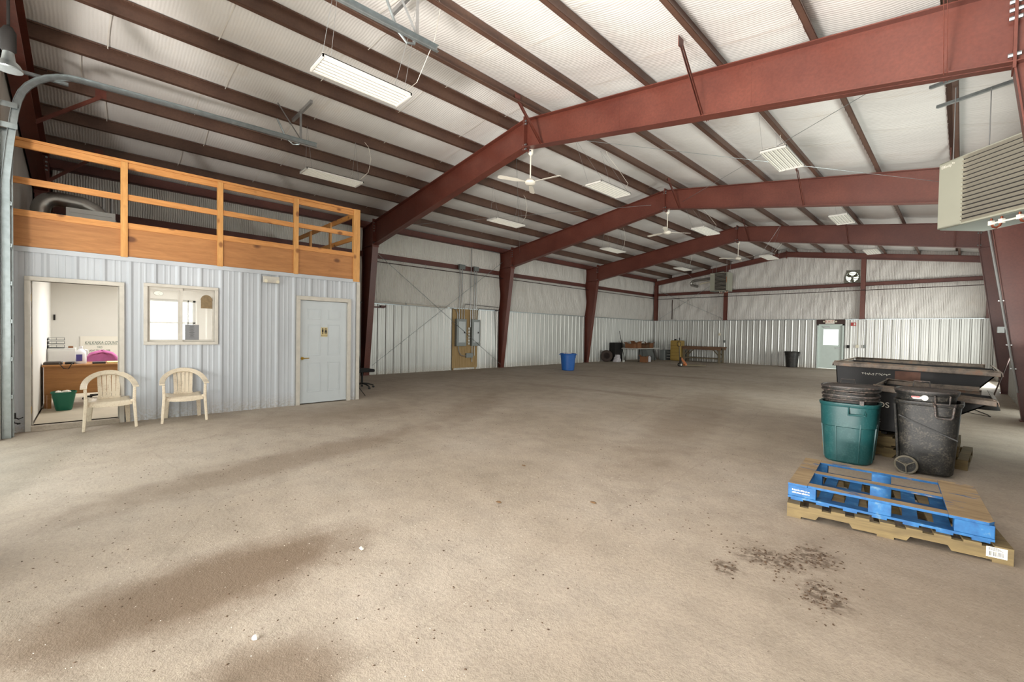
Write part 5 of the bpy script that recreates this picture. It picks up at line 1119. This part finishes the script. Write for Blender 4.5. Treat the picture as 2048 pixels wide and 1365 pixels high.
def carton(x, y, z, sx, sy, sz, rz, mat, label, fl=True):
    t_ = thing('cardboard_box', label, 'box', (x, y, z), rz, 'cardboard boxes in the far left corner'); m_ = MB(); th = .01
    m_.box(-sx/2, sx/2, -sy/2, sy/2, 0, th)
    for a in ((-sx/2, -sx/2+th, -sy/2, sy/2), (sx/2-th, sx/2, -sy/2, sy/2), (-sx/2, sx/2, -sy/2, -sy/2+th), (-sx/2, sx/2, sy/2-th, sy/2)): m_.box(*a, 0, sz)
    m_.build('carton', mat, t_, local=True)
    if fl:
        f_ = MB(); f_.bar((sx/2, 0, sz), (sx/2+.09, 0, sz+.06), sy, .006, (0, 0, 1)); f_.build('flap', mat, t_, local=True); f_ = MB(); f_.bar((-sx/2, 0, sz), (-sx/2-.08, 0, sz+.08), sy, .006, (0, 0, 1)); f_.build('flap', mat, t_, local=True)
    else: MB().box(-sx/2, sx/2, -sy/2, sy/2, sz-.01, sz).build('lid', mat, t_, local=True)
for a in ((.95, 21.85, .76, .5, .4, .24, .1, 'card', 'open brown box at the near end of the folding table'), (1.0, 22.35, .76, .42, .4, .32, -.1, 'card', 'taller brown box second along the folding table'), (1.2, 22.8, .76, .4, .4, .18, .2, 'card2', 'low dark box at the middle of the folding table'),
          (1.0, 23.2, .76, .5, .36, .26, 0, 'card2', 'dark brown box past the middle of the folding table'), (1.1, 23.65, .76, .4, .4, .27, .3, 'card', 'brown box with raised flaps at the far end of the table')): carton(*a)
carton(1.75, 21.9, 0, .35, .36, .32, .2, 'card', 'orange brown box standing on floor before the folding table')
m_ = MB(); m_.lathe([(.01, 0), (.12, .02), (.13, .28), (.09, .3), (.1, .34), (.01, .35)], (1.78, 22.35, 0), 12); tag(m_.build('paint_bucket', 'white_bag'), 'white spattered bucket beside the box on floor', 'bucket')
m_ = MB(); m_.lathe([(.09, 0), (.1, .3), (.02, .32)], (1.6, 22.8, 0), 12); tag(m_.build('black_canister', 'dark'), 'dark canister between the white bucket and table leg', 'can')
m_ = MB(); m_.prism([(.1, 0), (.9, 0), (.55, .62), (.15, .85)], 24.3, 25.0); tag(m_.build('tarp_pile', 'grey_box', bevel=.03), 'dark grey tarp heap filling the far left corner', 'tarp')
m_ = MB(); m_.box(1.08, 1.38, 25.0, 25.9, 0, .62); tag(m_.build('grey_bin', 'grey_box', bevel=.02), 'dark grey container left of the yellow cabinet shelves', 'container')
# items on the right
br = thing('push_broom', 'old broom leaning on a right column with the head on floor', 'broom', (14.35, 14.4, 0)); 
MB().tube([(14.36, 14.2, .12), (14.62, 13.5, 1.35)], .014, 8).build('handle', 'dark_pipe', br)
m_ = MB(); m_.lathe([(.03, .22), (.10, .16), (.17, .05), (.18, .0), (.0, .0)], (14.34, 14.25, 0), 16, 2, 'z', .55); m_.build('bristles', 'dark', br, smooth=True)
m_ = MB(); m_.tube([(14.08, 14.1, .008), (14.2, 13.6, .008), (14.30, 13.2, .008), (14.33, 12.9, .008)], .008, 6); m_.tube([(14.33, 12.9, .008), (13.9, 13.4, .008), (13.6, 14.1, .008), (13.85, 14.4, .008)], .006, 6); tag(m_.build('power_cord', 'dark'), 'dark cord lying on floor near the second right column', 'cord')
m_ = MB(); m_.box(13.6, 14.5, 16.3, 16.4, 0, .06); tag(m_.build('timber', 'old_wood'), 'short timber lying on floor beyond the second right column', 'timber')
# ------------------------------------------------------------ floor litter
def leaf(x, y, s, rz, label, mat='leaf', nm='leaf', cat='leaf'):
    m_ = MB(); rr = random.Random(int(x*100)); n = 9
    v = [(x+s*math.cos(rz+2*PI*k/n)*(1+.3*(k % 2)), y+s*.6*math.sin(rz+2*PI*k/n), .004+rr.uniform(0, s*.35)) for k in range(n)]
    m_.add(v+[(x, y, .006+s*.25)], [(k, (k+1) % n, n) for k in range(n)]); o = m_.build(nm, mat); md = o.modifiers.new('s', 'SOLIDIFY'); md.thickness = .003; return tag(o, label, cat)
leaf(11.05, 2.62, .03, .4, 'single curled dry leaf near the middle of the foreground floor'); leaf(10.45, 3.55, .025, 1.2, 'small dry leaf left of the center floor'); leaf(11.62, 3.25, .03, 2, 'dry leaf on floor between center and the blue pallet')
leaf(11.03, 1.35, .022, .4, 'tiny pale paper scrap on the dark shade band painted on the floor', 'sign_face', 'paper_scrap', 'paper')
m_ = MB(); m_.lathe([(.004, 0), (.018, .004), (.016, .014), (.003, .02)], (11.52, .58, 0), 7); tag(m_.build('stone', 'stone'), 'white stone chip on the lower left floor', 'stone')
m_ = MB(); m_.lathe([(.004, 0), (.05, .002), (.045, .012), (.003, .016)], (11.75, .28, 0), 7, 2, 'z', .3); tag(m_.build('wood_chip', 'card'), 'thin wood sliver on the bottom left floor', 'wood chip')
def litter(n, seed, fn, s0, s1, name, mat, label, cat):
    rr = random.Random(seed); m_ = MB()
    for k in range(n):
        x, y = fn(rr); s = rr.uniform(s0, s1); a = rr.uniform(0, PI); h = s*rr.uniform(.3, .6); c, d = math.cos(a), math.sin(a); e = rr.uniform(.35, .9)
        b = [(s, 0), (.2*s, s*e), (-s, .1*s), (-.1*s, -s*e)]; m_.add([(x+p*c-q*d, y+p*d+q*c, 0) for p, q in b]+[(x, y, h)], [(0, 1, 4), (1, 2, 4), (2, 3, 4), (3, 0, 4)])
    return tag(m_.build(name, mat), label, cat, None, 'stuff')
cl_ = [(13.02, 3.35, .14, .10), (13.22, 3.62, .08, .12), (13.36, 3.12, .07, .12), (12.85, 3.0, .05, .05), (12.5, 3.6, .3, .2)]
def dirtpos(r): c = r.choice(cl_[:3]*3+cl_); return (r.gauss(c[0], c[2]), r.gauss(c[1], c[3]))
litter(420, 1, dirtpos, .004, .013, 'dirt_crumbs', 'dirt', 'dark dirt crumbs scattered before the blue pallet', 'dirt')
litter(1800, 2, lambda r: (r.uniform(7.5, 12.4), r.uniform(-.4, 6) if r.random() < .7 else r.uniform(-.4, 16)), .002, .005, 'grit', 'stone', 'pale grit strewn over the concrete floor', 'grit')
litter(2600, 3, lambda r: (r.uniform(6.5, 12.5), r.uniform(-.4, 6) if r.random() < .6 else r.uniform(-.4, 20)), .003, .010, 'dirt_flecks', 'dirt', 'dark flecks of dirt strewn over the concrete floor', 'dirt')
